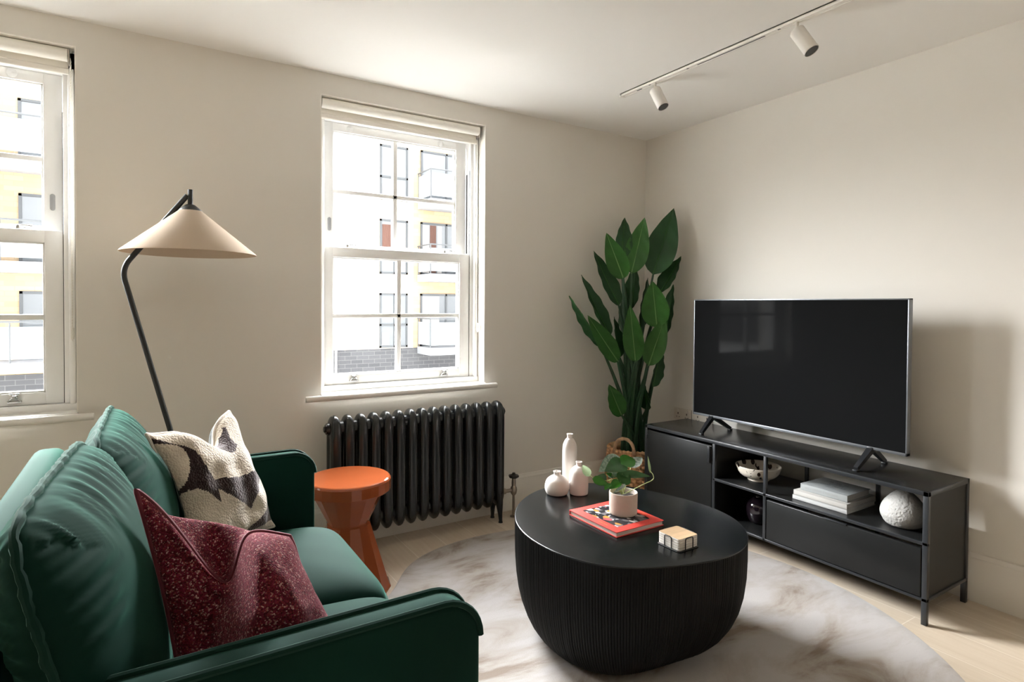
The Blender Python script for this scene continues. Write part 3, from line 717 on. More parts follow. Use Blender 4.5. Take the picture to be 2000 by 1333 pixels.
# patterned pillow: shapes given in cushion coordinates (u right, v up)
pp_c = [(-2.985, -1.150, 0.885), (-2.745, -0.825, 0.875), (-2.612, -0.885, 0.475), (-2.875, -1.135, 0.470)]
def inside(poly, x, y):
    r = False; n = len(poly)
    for i in range(n):
        (x1, y1), (x2, y2) = poly[i], poly[(i+1) % n]
        if (y1 > y) != (y2 > y) and x < (x2-x1)*(y-y1)/(y2-y1)+x1: r = not r
    return r
DARK = [[(-1.0, 0.93), (-0.93, 0.9), (-0.79, 0.8), (-0.63, 0.72), (-0.54, 0.63), (-0.52, 0.53), (-0.51, 0.41), (-0.48, 0.28), (-0.42, 0.16), (-0.37, 0.12), (-0.40, 0.0), (-0.42, -0.19), (-0.47, -0.13), (-0.55, -0.04), (-0.67, 0.05), (-0.77, 0.12), (-0.91, 0.13), (-1.0, 0.10), (-1.0, 0.16), (-0.97, 0.19), (-0.94, 0.21), (-0.85, 0.28), (-0.74, 0.39), (-0.67, 0.53), (-0.67, 0.63), (-0.7, 0.72), (-0.8, 0.79), (-0.93, 0.83), (-1.0, 0.85)],
        [(-0.41, 0.15), (0.3, 0.08), (0.9, 0.0), (0.9, -0.14), (0.74, -0.2), (0.53, -0.25), (0.34, -0.37), (0.23, -0.51), (0.16, -0.43), (-0.09, -0.28), (-0.25, -0.12), (-0.34, -0.05), (-0.41, 0.02)],
        [(0.02, 0.80), (0.04, 0.97), (0.32, 0.985), (0.41, 0.95), (0.47, 0.93), (0.50, 0.96), (0.56, 0.90), (0.50, 0.84), (0.42, 0.80), (0.40, 0.70), (0.46, 0.58), (0.32, 0.56), (0.19, 0.61)],
        [(0.79, 0.62), (0.97, 0.30), (0.97, 0.12), (0.88, 0.22), (0.84, 0.40)],
        [(0.90, -0.30), (0.90, -0.51), (0.97, -0.7), (0.97, -0.88), (0.19, -0.88), (-0.12, -0.88), (0.05, -0.79), (0.28, -0.74), (0.49, -0.67), (0.84, -0.56)],
        [(-0.7, -0.47), (-0.55, -0.53), (-0.56, -0.59), (-0.71, -0.53)]]
bm, seam, _g = pillow_mesh(pp_c, (0.078, 0.05), 0.10, (0.15, 0.34, 0.075), n=110)
lay = bm.loops.layers.float_color.new('weave'); n = 110
bm.faces.ensure_lookup_table(); idx = 0
def sample(i, n): 
    return 0.5*-cos(pi*i/n)+0.5*(2*i/n-1)
for i in range(n):
    for j in range(n):
        u, v = (sample(i, n)+sample(i+1, n))/2, (sample(j, n)+sample(j+1, n))/2
        d = any(inside(P, u, v) for P in DARK)
        for l in bm.faces[idx].loops: l[lay] = (1.0, 1.0, 1.0, 1) if d else (0.0, 0.0, 0.0, 1)
        idx += 1
def boucle():
    M = bpy.data.materials.new('tufted_wool'); M.use_nodes = True; t = M.node_tree; p = t.nodes['Principled BSDF']
    a = t.nodes.new('ShaderNodeVertexColor'); a.layer_name = 'weave'
    c = t.nodes.new('ShaderNodeTexCoord'); v = t.nodes.new('ShaderNodeTexVoronoi'); v.inputs['Scale'].default_value = 170; t.links.new(c.outputs['Object'], v.inputs['Vector'])
    mx = t.nodes.new('ShaderNodeMix'); mx.data_type = 'RGBA'; t.links.new(a.outputs['Color'], mx.inputs['Factor'])
    mx.inputs['A'].default_value = (0.62, 0.54, 0.44, 1); mx.inputs['B'].default_value = (0.030, 0.014, 0.014, 1)
    t.links.new(mx.outputs['Result'], p.inputs['Base Color']); p.inputs['Roughness'].default_value = 0.95; p.inputs['Specular IOR Level'].default_value = 0.1
    p.inputs['Sheen Weight'].default_value = 0.5; p.inputs['Sheen Tint'].default_value = (1, 0.95, 0.95, 1)
    b = t.nodes.new('ShaderNodeBump'); b.inputs['Strength'].default_value = 0.7; b.inputs['Distance'].default_value = 0.004; b.invert = True
    t.links.new(v.outputs['Distance'], b.inputs['Height']); t.links.new(b.outputs[0], p.inputs['Normal'])
    return M
pp = thing('throw_pillow', 'cream and dark brown patterned wool throw pillow against the far end of the sofa', 'pillow', (-2.78, -1.0, 0.47))
rest_on_sofa(bm, 0.013); obj('cover', bm, [boucle(), mat('dark_olive_backing', (0.035, 0.036, 0.026), 0.8)], pp, smooth=True, sharp=180)
bm = bm_new(); tube(bm, seam, 0.005, 8, closed=True); rest_on_sofa(bm, 0.0105); obj('edging', bm, mat('cream_wool', (0.62, 0.56, 0.50), 0.9, sheen=(0.5, 0.4, (1, 1, 1)), bump=(150, 0.5, 0.003)), pp, smooth=True)

# ------------------------------------------------------------------ floor lamp
lamp = thing('floor_lamp', 'black bent stem floor lamp with conical linen shade behind the sofa', 'lamp', (-2.72, -0.25, 0))
LBLK = mat('lamp_black_steel', (0.014, 0.016, 0.017), 0.4, spec=0.5)
LX, LY = -2.826, -0.30
bm = bm_new(); lathe(bm, [(0.13, 0.0), (0.135, 0.004), (0.135, 0.016), (0.128, 0.02), (0.02, 0.022)], 40, (-2.72, -0.25, 0)); obj('base', bm, LBLK, lamp, sharp=40)
bm = bm_new(); tube(bm, smooth_path([(-2.72, -0.25, 0.015), (-3.062, -0.23, 1.375), (LX-0.010, LY+0.004, 1.677)], 8, 0.05), 0.0105, 14); obj('stem', bm, LBLK, lamp, smooth=True)
bm = bm_new(); tube(bm, [(LX, LY, 1.70), (LX, LY, 1.615)], 0.0095, 14); lathe(bm, [(0.0095, 1.64), (0.016, 1.639), (0.042, 1.617), (0.042, 1.614)], 24, (LX, LY, 0)); obj('shade_cap', bm, LBLK, lamp, sharp=50)
def linen():
    M = bpy.data.materials.new('linen_shade'); M.use_nodes = True; t = M.node_tree; p = t.nodes['Principled BSDF']
    p.inputs['Base Color'].default_value = (0.64, 0.53, 0.42, 1); p.inputs['Roughness'].default_value = 0.9; p.inputs['Specular IOR Level'].default_value = 0.1
    n = t.nodes.new('ShaderNodeTexNoise'); n.inputs['Scale'].default_value = 350; b = t.nodes.new('ShaderNodeBump'); b.inputs['Strength'].default_value = 0.15; b.inputs['Distance'].default_value = 0.001
    t.links.new(n.outputs['Fac'], b.inputs['Height']); t.links.new(b.outputs[0], p.inputs['Normal'])
    tr = t.nodes.new('ShaderNodeBsdfTranslucent'); tr.inputs['Color'].default_value = (0.62, 0.5, 0.38, 1); mx = t.nodes.new('ShaderNodeMixShader'); mx.inputs[0].default_value = 0.22
    o = t.nodes['Material Output']; t.links.new(p.outputs[0], mx.inputs[1]); t.links.new(tr.outputs[0], mx.inputs[2]); t.links.new(mx.outputs[0], o.inputs[0])
    return M
bm = bm_new(); lathe(bm, [(0.038, 1.6175), (0.244, 1.4455), (0.2455, 1.441), (0.2425, 1.4405), (0.036, 1.6145)], 64, (LX, LY, 0), cap0=False, cap1=False)
obj('lamp_shade', bm, linen(), lamp, sharp=40)
bm = bm_new(); tube(bm, [(LX, LY, 1.615), (LX, LY, 1.56)], 0.02, 16); b_ = bmesh.new(); bmesh.ops.create_uvsphere(b_, u_segments=16, v_segments=10, radius=0.03); _merge(bm, b_, Matrix.Translation((LX, LY, 1.535)))
obj('bulb', bm, mat('opal_bulb', (0.8, 0.8, 0.78), 0.3), lamp, smooth=True)

# ------------------------------------------------------------------ side table
GLAZE = mat('rust_orange_lacquer', (0.31, 0.074, 0.024), 0.06, spec=0.45, var=(3, 0.12))
SX, SYC = -2.235, -0.485
st = thing('side_table', 'glossy rust orange hourglass side table between the sofa and radiator', 'side table', (SX, SYC, 0))
NF = 14
bm = bm_new(); lathe(bm, [(0.150, 0.425), (0.178, 0.433), (0.181, 0.437), (0.181, 0.480), (0.176, 0.487)], NF*2, (SX, SYC, 0), smooth=False); 
lathe(bm, [(0.176, 0.487), (0.170, 0.490)], 64, (SX, SYC, 0), cap0=False)
obj('tabletop', bm, GLAZE, st, sharp=12)
bm = bm_new(); lathe(bm, [(0.150, 0.426), (0.088, 0.300), (0.085, 0.293)], NF, (SX, SYC, 0), smooth=False); obj('upper_cone', bm, GLAZE, st, sharp=10)
bm = bm_new(); lathe(bm, [(0.085, 0.293), (0.092, 0.288), (0.094, 0.282), (0.176, 0.012), (0.182, 0.006), (0.182, 0.0)], NF, (SX, SYC, 0), smooth=False); obj('pedestal', bm, GLAZE, st, sharp=10)

# ------------------------------------------------------------------ TV console
CX0, CX1, CY0, CY1, CT = -0.414, -0.047, -1.958, -0.435, 0.525
con = thing('tv_console', 'long low black metal media console along the right wall', 'media console', ((CX0+CX1)/2, (CY0+CY1)/2, 0))
PANEL = mat('black_powder_panel', (0.012, 0.0125, 0.0125), 0.33, spec=0.3, var=(4, 0.2))
TB = 0.02; ZB = 0.092
bm = bm_new()
for y in (CY0, CY1-TB):
    for x in (CX0, CX1-TB): box(bm, x, x+TB, y, y+TB, ZB, CT, 0.002)
    box(bm, CX0, CX1, y, y+TB, CT-TB, CT, 0.002); box(bm, CX0, CX1, y, y+TB, ZB, ZB+TB*0.7, 0.002)
for x in (CX0, CX1-TB):
    box(bm, x, x+TB, CY0, CY1, CT-0.018, CT, 0.002); box(bm, x, x+TB, CY0, CY1, ZB, ZB+TB*0.6, 0.002)
box(bm, CX0, CX0+0.016, -1.256, -1.240, ZB, CT-0.01, 0.002)          # upright between the open bays
box(bm, CX0, CX0+0.014, CY0, -0.94, 0.312, 0.326, 0.002)              # shelf front rail
box(bm, CX0, CX0+0.014, -0.952, -0.934, ZB, CT-0.01, 0.002)
for y in (-1.256, -1.608): box(bm, CX1-0.018, CX1-0.002, y, y+0.016, ZB, CT-0.01, 0.002)
obj('frame', bm, BLACKM, con, sharp=50)
for y in (CY0, CY1-TB):
    for x in (CX0, CX1-TB): bm = bm_new(); box(bm, x, x+TB, y, y+TB, 0.0, ZB+0.002, 0.002); obj('leg', bm, BLACKM, con)
bm = bm_new(); box(bm, CX0+0.006, CX1-0.006, CY0+0.006, CY1-0.006, CT-0.010, CT+0.0008, 0.0005); obj('top_panel', bm, mat('black_top_panel', (0.014, 0.014, 0.014), 0.27, spec=0.6, var=(4, 0.2)), con)
for y in (CY0+0.005, CY1-0.012):
    bm = bm_new(); box(bm, CX0+TB, CX1-TB, y, y+0.007, ZB+0.008, CT-TB); obj('side_panel', bm, PANEL, con)
bm = bm_new(); box(bm, CX0+0.004, CX1-0.004, CY0+0.008, CY1-0.008, ZB+0.002, ZB+0.010); obj('bottom_panel', bm, PANEL, con)
bm = bm_new(); box(bm, CX0+0.006, CX1-0.006, CY0+0.012, -0.945, 0.316, 0.3255); obj('shelf', bm, PANEL, con)
bm = bm_new(); box(bm, CX0+0.006, CX1-0.004, -0.950, -0.940, ZB+0.01, CT-0.012); obj('divider', bm, PANEL, con)
bm = bm_new(); box(bm, CX0+0.01, CX1-0.004, -1.254, -1.246, ZB+0.01, 0.316); obj('divider', bm, PANEL, con)
bm = bm_new(); box(bm, CX1-0.012, CX1-0.006, -1.25, CY1-0.01, ZB+0.01, 0.316); box(bm, CX1-0.012, CX1-0.006, -1.00, CY1-0.01, 0.316, CT-0.01); obj('back_panel', bm, PANEL, con)
bm = bm_new(); box(bm, CX0-0.003, CX0+0.014, -0.932, -0.458, ZB+0.018, CT-0.030, 0.003); d = obj('door', bm, PANEL, con, sharp=50)
bm = bm_new(); box(bm, CX0-0.0145, CX0-0.003, -0.927, -0.911, 0.405, 0.492, 0.002); obj('handle', bm, BLACKP, d)
bm = bm_new()
for z in (0.455, 0.14): tube(bm, [(CX0-0.002, -0.455, z-0.012), (CX0-0.002, -0.455, z+0.012)], 0.005, 8)
obj('hinge', bm, BLACKP, d)
bm = bm_new(); box(bm, CX0-0.003, CX0+0.014, -1.936, -1.262, ZB+0.016, 0.300, 0.003); d = obj('drawer', bm, PANEL, con, sharp=50)
bm = bm_new(); box(bm, CX0-0.008, CX0+0.004, -1.648, -1.552, 0.296, 0.3035, 0.001); obj('pull', bm, BLACKP, d)

# ------------------------------------------------------------------ television
tv = thing('television', 'flat screen television with grey bezel standing on the media console', 'television', (-0.225, -1.226, CT))
TX, TY0, TY1, TZ0, TZ1 = -0.243, -1.802, -0.652, 0.607, 1.281
BEZ = mat('gunmetal_bezel', (0.20, 0.21, 0.23), 0.35, metal=0.7)
bm = bm_new(); bz = 0.006
box(bm, TX, TX+0.03, TY0, TY0+bz, TZ0, TZ1, 0.001); box(bm, TX, TX+0.03, TY1-bz, TY1, TZ0, TZ1, 0.001); box(bm, TX, TX+0.03, TY0, TY1, TZ1-bz, TZ1, 0.001); box(bm, TX, TX+0.03, TY0, TY1, TZ0, TZ0+0.013, 0.001)
obj('bezel', bm, BEZ, tv)
bm = bm_new(); box(bm, TX+0.002, TX+0.01, TY0+bz, TY1-bz, TZ0+0.013, TZ1-bz); obj('screen', bm, mat('matte_black_screen', (0.007, 0.0072, 0.0075), 0.06, spec=0.015), tv)
bm = bm_new(); box(bm, TX+0.012, TX+0.034, TY0+0.004, TY1-0.004, TZ0+0.004, TZ1-0.004, 0.004); box(bm, TX+0.03, TX+0.062, TY0+0.15, TY1-0.15, TZ0+0.03, TZ0+0.36, 0.02, 3); obj('back_housing', bm, BLACKP, tv)
bm = bm_new(); box(bm, TX+0.002, TX+0.02, -1.17, -1.11, TZ0-0.006, TZ0+0.001, 0.002); obj('sensor', bm, BLACKP, tv)
for yc, dy in ((-0.782, -0.03), (-1.652, 0.0)):
    bm = bm_new(); top = [(-0.228, yc, TZ0+0.006)]
    for tip in ((-0.357, yc+dy), (-0.112, yc+dy)):
        A = Vector((-0.226, yc, TZ0+0.004)); B = Vector((tip[0], tip[1], CT+0.0115)); dv = (B-A); 
        w = Vector((0, 1, 0)); hgt = dv.normalized().cross(w).normalized()
        r0, r1 = 0.012, 0.008; v = []
        for P, r, ww in ((A, r0, 0.013), (B, r1, 0.009)):
            v.append([bm.verts.new(P+w*ww*s+hgt*r*q) for s, q in ((1, 1), (1, -1), (-1, -1), (-1, 1))])
        for k in range(4): bm.faces.new((v[0][k], v[0][(k+1) % 4], v[1][(k+1) % 4], v[1][k]))
        bm.faces.new(v[0]); bm.faces.new(v[1])
        box(bm, tip[0]-0.012, tip[0]+0.012, tip[1]-0.010, tip[1]+0.010, CT+0.0008, CT+0.009, 0.002)
    box(bm, -0.245, -0.205, yc-0.014, yc+0.014, TZ0-0.012, TZ0+0.012, 0.003)
    obj('stand_foot', bm, BLACKP, tv)

# ------------------------------------------------------------------ things on the console
def disp_lathe(prof, seg, c, amp, freq, seed=0):
    bm = bm_new(); lathe(bm, prof, seg, c)
    for v in bm.verts:
        d = Vector((v.co.x-c[0], v.co.y-c[1], 0))
        if d.length > 0.02: v.co += d.normalized()*amp*noise.turbulence(v.co*freq+Vector((seed, 0, 0)), 3, True)
    return bm
def prof_spline(pts, n=8): return [(p.x, p.y) for p in spline([(a, b, 0) for a, b in pts], n)]
zsh = 0.3262
bowl = thing('bowl', 'cream ceramic bowl with dark brown leaf marks on the console shelf', 'bowl', (-0.235, -1.088, zsh))
bm = bm_new(); P = prof_spline([(0.045, 0.010), (0.072, 0.017), (0.097, 0.037), (0.110, 0.066), (0.1135, 0.077)], 6)+[(0.1118, 0.0783)]+prof_spline([(0.1085, 0.076), (0.092, 0.040), (0.066, 0.022), (0.0, 0.017)], 6)
lathe(bm, [(max(r, 0.0005), z) for r, z in P], 48, (-0.235, -1.088, zsh), mod=lambda a, z: 1+0.012*sin(3*a+1)*z/0.075)
def bowl_mat():
    M = bpy.data.materials.new('leaf_marked_glaze'); M.use_nodes = True; t = M.node_tree; p = t.nodes['Principled BSDF']
    c = t.nodes.new('ShaderNodeTexCoord'); mp = t.nodes.new('ShaderNodeMapping'); mp.inputs['Scale'].default_value = (1.0, 1.0, 0.6); mp.inputs['Rotation'].default_value = (0.4, 0.5, 0.3); t.links.new(c.outputs['Object'], mp.inputs[0])
    v = t.nodes.new('ShaderNodeTexVoronoi'); v.inputs['Scale'].default_value = 34; t.links.new(mp.outputs[0], v.inputs['Vector'])
    n = t.nodes.new('ShaderNodeTexNoise'); n.inputs['Scale'].default_value = 16; t.links.new(mp.outputs[0], n.inputs['Vector'])
    m1 = t.nodes.new('ShaderNodeMath'); m1.operation = 'LESS_THAN'; m1.inputs[1].default_value = 0.36; t.links.new(v.outputs['Distance'], m1.inputs[0])
    m2 = t.nodes.new('ShaderNodeMath'); m2.operation = 'GREATER_THAN'; m2.inputs[1].default_value = 0.46; t.links.new(n.outputs['Fac'], m2.inputs[0])
    m3 = t.nodes.new('ShaderNodeMath'); m3.operation = 'MULTIPLY'; t.links.new(m1.outputs[0], m3.inputs[0]); t.links.new(m2.outputs[0], m3.inputs[1])
    mx = t.nodes.new('ShaderNodeMix'); mx.data_type = 'RGBA'; t.links.new(m3.outputs[0], mx.inputs['Factor']); mx.inputs['A'].default_value = (0.70, 0.64, 0.55, 1); mx.inputs['B'].default_value = (0.03, 0.014, 0.010, 1)
    t.links.new(mx.outputs['Result'], p.inputs['Base Color']); p.inputs['Roughness'].default_value = 0.25
    return M
obj('body', bm, bowl_mat(), bowl, smooth=True, sharp=180)
bm = bm_new(); lathe(bm, [(0.052, 0.0), (0.054, 0.003), (0.048, 0.013)], 40, (-0.235, -1.088, zsh)); obj('foot_ring', bm, mat('cream_glaze', (0.70, 0.64, 0.55), 0.25), bowl, smooth=True)

vb = (-0.283, -1.812, zsh)
bm = disp_lathe(prof_spline([(0.045, 0.0), (0.066, 0.008), (0.082, 0.036), (0.084, 0.060), (0.073, 0.092), (0.050, 0.122), (0.029, 0.142), (0.020, 0.152), (0.0205, 0.158)], 6)+[(0.015, 0.159), (0.013, 0.14)], 96, vb, 0.0022, 90)
o = obj('textured_vase', bm, mat('chalky_ceramic', (0.42, 0.41, 0.39), 0.85, spec=0.2, bump=(110, 0.9, 0.006)), smooth=True, sharp=180); recenter(o); tag(o, 'squat white rough textured vase on the console shelf beside the books', 'vase')
bm = bm_new(); lathe(bm, prof_spline([(0.038, 0.0), (0.052, 0.012), (0.064, 0.055), (0.060, 0.098), (0.036, 0.128), (0.024, 0.136), (0.026, 0.146)], 6)+[(0.020, 0.147), (0.018, 0.13)], 48, (-0.235, -1.095, ZB+0.0105))
o = obj('glossy_vase', bm, mat('aubergine_glaze', (0.010, 0.006, 0.009), 0.07, spec=0.7, coat=0.6), smooth=True, sharp=180); recenter(o); tag(o, 'glossy dark round vase on the lower console shelf below the bowl', 'vase')

def lettering(width, height, seed):
    """too small to read in the photograph: a row of letter-like strokes, centred, in the XY plane"""
    b = bmesh.new(); r = random.Random(seed); x = -width/2; h = height/2; w = height*0.13
    while x < width/2-height*0.5:
        if r.random() < 0.16: x += height*0.5; continue
        cw = height*r.choice((0.45, 0.55, 0.6)); k = r.randrange(4)
        bars = [(x, x+w, -h, h)]
        if k != 1: bars.append((x+cw-w, x+cw, -h, h if k != 2 else 0))
        if k in (0, 2): bars.append((x, x+cw, h-w, h))
        if k in (1, 3): bars += [(x, x+cw, -w/2, w/2), (x, x+cw*0.8, -h, -h+w)]
        for x0, x1, y0, y1 in bars: b.faces.new([b.verts.new(p) for p in ((x0, y0, 0), (x1, y0, 0), (x1, y1, 0), (x0, y1, 0))])
        x += cw+height*0.2
    return b
def book(name, x0, x1, y0, y1, z0, z1, cover, label, group=None, spine='x0', paper=(0.50, 0.48, 0.45)):
    t = thing(name, label, 'book', ((x0+x1)/2, (y0+y1)/2, z0), group)
    th = 0.0028; bm = bm_new()
    box(bm, x0, x1, y0, y1, z0, z0+th, 0.0008); box(bm, x0, x1, y0, y1, z1-th, z1, 0.0008)
    if spine == 'x0': box(bm, x0, x0+0.004, y0, y1, z0, z1, 0.0012)
    if spine == 'y1': box(bm, x0, x1, y1-0.004, y1, z0, z1, 0.0012)
    if spine == 'x1': box(bm, x1-0.004, x1, y0, y1, z0, z1, 0.0012)
    obj('cover', bm, cover, t)
    bm = bm_new(); e = 0.004
    box(bm, x0+e, x1-e if spine != 'x1' else x1-0.003, y0+e, y1-e, z0+th, z1-th); 
    obj('pages', bm, mat('paper_%d' % int(paper[0]*100), paper, 0.9, var=(900, 0.25), stretch=(0.02, 0.02, 1)), t)
    return t
WHT = mat('white_book_cloth', (0.43, 0.43, 0.425), 0.6); 
b1 = book('book', -0.362, -0.117, -1.620, -1.362, zsh, zsh+0.020, WHT, 'white hardback book at the bottom of the stack on the console shelf', 'white books stacked on the console shelf')
b2 = book('book', -0.360, -0.112, -1.618, -1.366, zsh+0.0203, zsh+0.0435, mat('ivory_book_cloth', (0.43, 0.415, 0.39), 0.6), 'ivory hardback book in the middle of the stack on the console shelf', 'white books stacked on the console shelf')
zb3 = zsh+0.0438
b3 = book('book', -0.335, -0.140, -1.606, -1.385, zb3, zb3+0.031, mat('pale_grey_jacket', (0.29, 0.305, 0.305), 0.45), 'pale grey book with grey lettering lying on top of the console shelf stack', 'white books stacked on the console shelf')
bm = bm_new()
for k, (w, sz) in enumerate(((0.10, 0.017), (0.07, 0.017), (0.12, 0.017), (0.05, 0.008))):
    _merge(bm, lettering(w, sz, 40+k), Matrix.Translation((-0.195-k*0.027, -1.496, zb3+0.0313)) @ Matrix.Rotation(-pi/2, 4, 'Z'))
obj('title_lettering', bm, mat('grey_ink', (0.13, 0.135, 0.14), 0.6), b3)
bm = bm_new(); _merge(bm, lettering(0.16, 0.010, 7), Matrix.Translation((-0.3353, -1.49, zb3+0.0155)) @ Matrix.Rotation(-pi/2, 4, 'Z') @ Matrix.Rotation(pi/2, 4, 'X'))
obj('spine_lettering', bm, mat('pale_ink', (0.28, 0.28, 0.28), 0.6), b3)

# ------------------------------------------------------------------ wall sockets
for k, (ya, yb) in enumerate(((-0.437, -0.294), (-0.602, -0.452))):
    s = thing('wall_socket', ('double wall socket nearest the corner above the console' if k == 0 else 'double wall socket behind the lower left corner of the television'), 'socket', (-0.004, (ya+yb)/2, 0.535), 'sockets above the console')
    bm = bm_new(); box(bm, -0.010, -0.0005, ya, yb, 0.497, 0.573, 0.003); obj('plate', bm, mat('socket_plate', (0.62, 0.57, 0.50), 0.4), s)
    for q in (-0.036, 0.036):
        yc = (ya+yb)/2+q
        bm = bm_new(); box(bm, -0.013, -0.009, yc-0.008, yc+0.008, 0.550, 0.566, 0.001); obj('switch', bm, mat('socket_switch', (0.66, 0.62, 0.56), 0.4), s)
        bm = bm_new(); box(bm, -0.0106, -0.0098, yc-0.0035, yc+0.0035, 0.533, 0.545); box(bm, -0.0106, -0.0098, yc-0.014, yc-0.008, 0.514, 0.519); box(bm, -0.0106, -0.0098, yc+0.008, yc+0.014, 0.514, 0.519); obj('pin_holes', bm, mat('dark_holes', (0.05, 0.03, 0.025), 0.7), s)

# ------------------------------------------------------------------ things on the coffee table
zt = TH_+0.0003
POT = mat('matt_white_stoneware', (0.74, 0.69, 0.65), 0.7, spec=0.3, var=(12, 0.05))
def vase(cx, cy, prof, label, name='bottle_vase'):
    bm = bm_new(); pr = prof_spline(prof, 6); rt, ztp = pr[-1]
    lathe(bm, pr+[(rt-0.003, ztp), (rt-0.004, ztp-0.02), (0.001, ztp-0.021)], 48, (cx, cy, zt))
    o = obj(name, bm, POT, smooth=True, sharp=50); recenter(o); tag(o, label, 'vase', 'white vases on the coffee table'); return o
vase(-1.386, -0.950, [(0.026, 0.0), (0.030, 0.004), (0.0315, 0.03), (0.0315, 0.160), (0.029, 0.192), (0.019, 0.214), (0.0120, 0.221), (0.0120, 0.232), (0.0142, 0.239)], 'tallest slim white bottle vase at the back of the coffee table')
vase(-1.405, -1.040, [(0.034, 0.0), (0.039, 0.004), (0.0405, 0.03), (0.0405, 0.072), (0.036, 0.098), (0.023, 0.115), (0.0125, 0.121), (0.0118, 0.130), (0.0145, 0.138)], 'medium white bottle vase standing in front of the tallest vase')
vase(-1.488, -0.995, [(0.036, 0.0), (0.045, 0.005), (0.0515, 0.022), (0.0510, 0.042), (0.043, 0.063), (0.026, 0.077), (0.0150, 0.082), (0.0142, 0.090), (0.0170, 0.098)], 'short squat round white vase at the left of the three')
# red art book with an abstract collage panel
RED = mat('coral_red_cover', (0.66, 0.060, 0.048), 0.4)
rb = book('art_book', -1.598, -1.366, -1.492, -1.224, zt, zt+0.0195, RED, 'coral red art book under the small potted plant', None, spine='y1', paper=(0.72, 0.62, 0.58))
def collage():
    M = bpy.data.materials.new('abstract_collage'); M.use_nodes = True; t = M.node_tree; p = t.nodes['Principled BSDF']
    c = t.nodes.new('ShaderNodeTexCoord'); mp = t.nodes.new('ShaderNodeMapping'); mp.inputs['Scale'].default_value = (70, 48, 1); mp.inputs['Rotation'].default_value = (0, 0, 0.5); t.links.new(c.outputs['Object'], mp.inputs[0])
    n = t.nodes.new('ShaderNodeTexNoise'); n.inputs['Scale'].default_value = 0.6; t.links.new(mp.outputs[0], n.inputs['Vector'])
    ad = t.nodes.new('ShaderNodeVectorMath'); ad.operation = 'ADD'; t.links.new(mp.outputs[0], ad.inputs[0]); t.links.new(n.outputs['Color'], ad.inputs[1])
    v = t.nodes.new('ShaderNodeTexVoronoi'); v.inputs['Scale'].default_value = 1.0; t.links.new(ad.outputs[0], v.inputs['Vector'])
    sp = t.nodes.new('ShaderNodeSeparateColor'); t.links.new(v.outputs['Color'], sp.inputs[0]); r = t.nodes.new('ShaderNodeValToRGB'); r.color_ramp.interpolation = 'CONSTANT'; e = r.color_ramp.elements
    e[0].position = 0; e[0].color = (0.015, 0.015, 0.018, 1); e[1].position = 0.42; e[1].color = (0.55, 0.54, 0.56, 1)
    for q, col in ((0.58, (0.16, 0.15, 0.16, 1)), (0.72, (0.70, 0.66, 0.62, 1)), (0.84, (0.60, 0.24, 0.04, 1)), (0.9, (0.02, 0.02, 0.03, 1)), (0.97, (0.42, 0.07, 0.09, 1))):
        x = e.new(q); x.color = col
    t.links.new(sp.outputs[0], r.inputs[0]); t.links.new(r.outputs[0], p.inputs['Base Color']); p.inputs['Roughness'].default_value = 0.4
    return M
bm = bm_new(); box(bm, -1.560, -1.398, -1.455, -1.258, zt+0.0195, zt+0.0199); obj('cover_picture', bm, collage(), rb)
bm = bm_new(); _merge(bm, lettering(0.05, 0.0045, 9), Matrix.Translation((-1.579, -1.40, zt+0.0198)) @ Matrix.Rotation(-pi/2, 4, 'Z')); _merge(bm, lettering(0.05, 0.0045, 12), Matrix.Translation((-1.382, -1.40, zt+0.0198)) @ Matrix.Rotation(-pi/2, 4, 'Z')); obj('lettering', bm, mat('yellow_ink', (0.75, 0.35, 0.06), 0.5), rb)
# small potted plant on the book
zp = zt+0.0200; PX, PY = -1.447, -1.362
pl = thing('potted_plant', 'small trailing green pothos in a beige stone pot on the red book', 'plant', (PX, PY, zp))
STONE = mat('beige_concrete', (0.60, 0.52, 0.45), 0.85, spec=0.2, var=(14, 0.12), bump=(90, 0.25, 0.002))
bm = bm_new(); lathe(bm, [(0.047, 0.0), (0.051, 0.003), (0.0525, 0.01), (0.0535, 0.080), (0.0525, 0.0835), (0.0495, 0.0835), (0.048, 0.078), (0.047, 0.06)], 48, (PX, PY, zp), cap1=False); obj('pot', bm, STONE, pl, smooth=True, sharp=45)
bm = bm_new(); lathe(bm, [(0.0475, 0.055), (0.0475, 0.066), (0.03, 0.069), (0.001, 0.07)], 24, (PX, PY, zp)); obj('soil', bm, mat('dark_soil', (0.022, 0.014, 0.010), 0.95, bump=(120, 0.8, 0.004)), pl)
LG = mat('fresh_green_leaf', (0.035, 0.20, 0.012), 0.4, spec=0.4, var=(30, 0.35)); LP = mat('pale_leaf_underside', (0.36, 0.50, 0.27), 0.6, var=(40, 0.2)); LS = mat('silver_mottled_leaf', (0.40, 0.46, 0.44), 0.55, var=(90, 0.5), alt=(0.12, 0.19, 0.16)); LD = mat('deep_green_leaf', (0.016, 0.105, 0.012), 0.4, var=(30, 0.3))
STEM = mat('plant_stem', (0.36, 0.40, 0.17), 0.6)
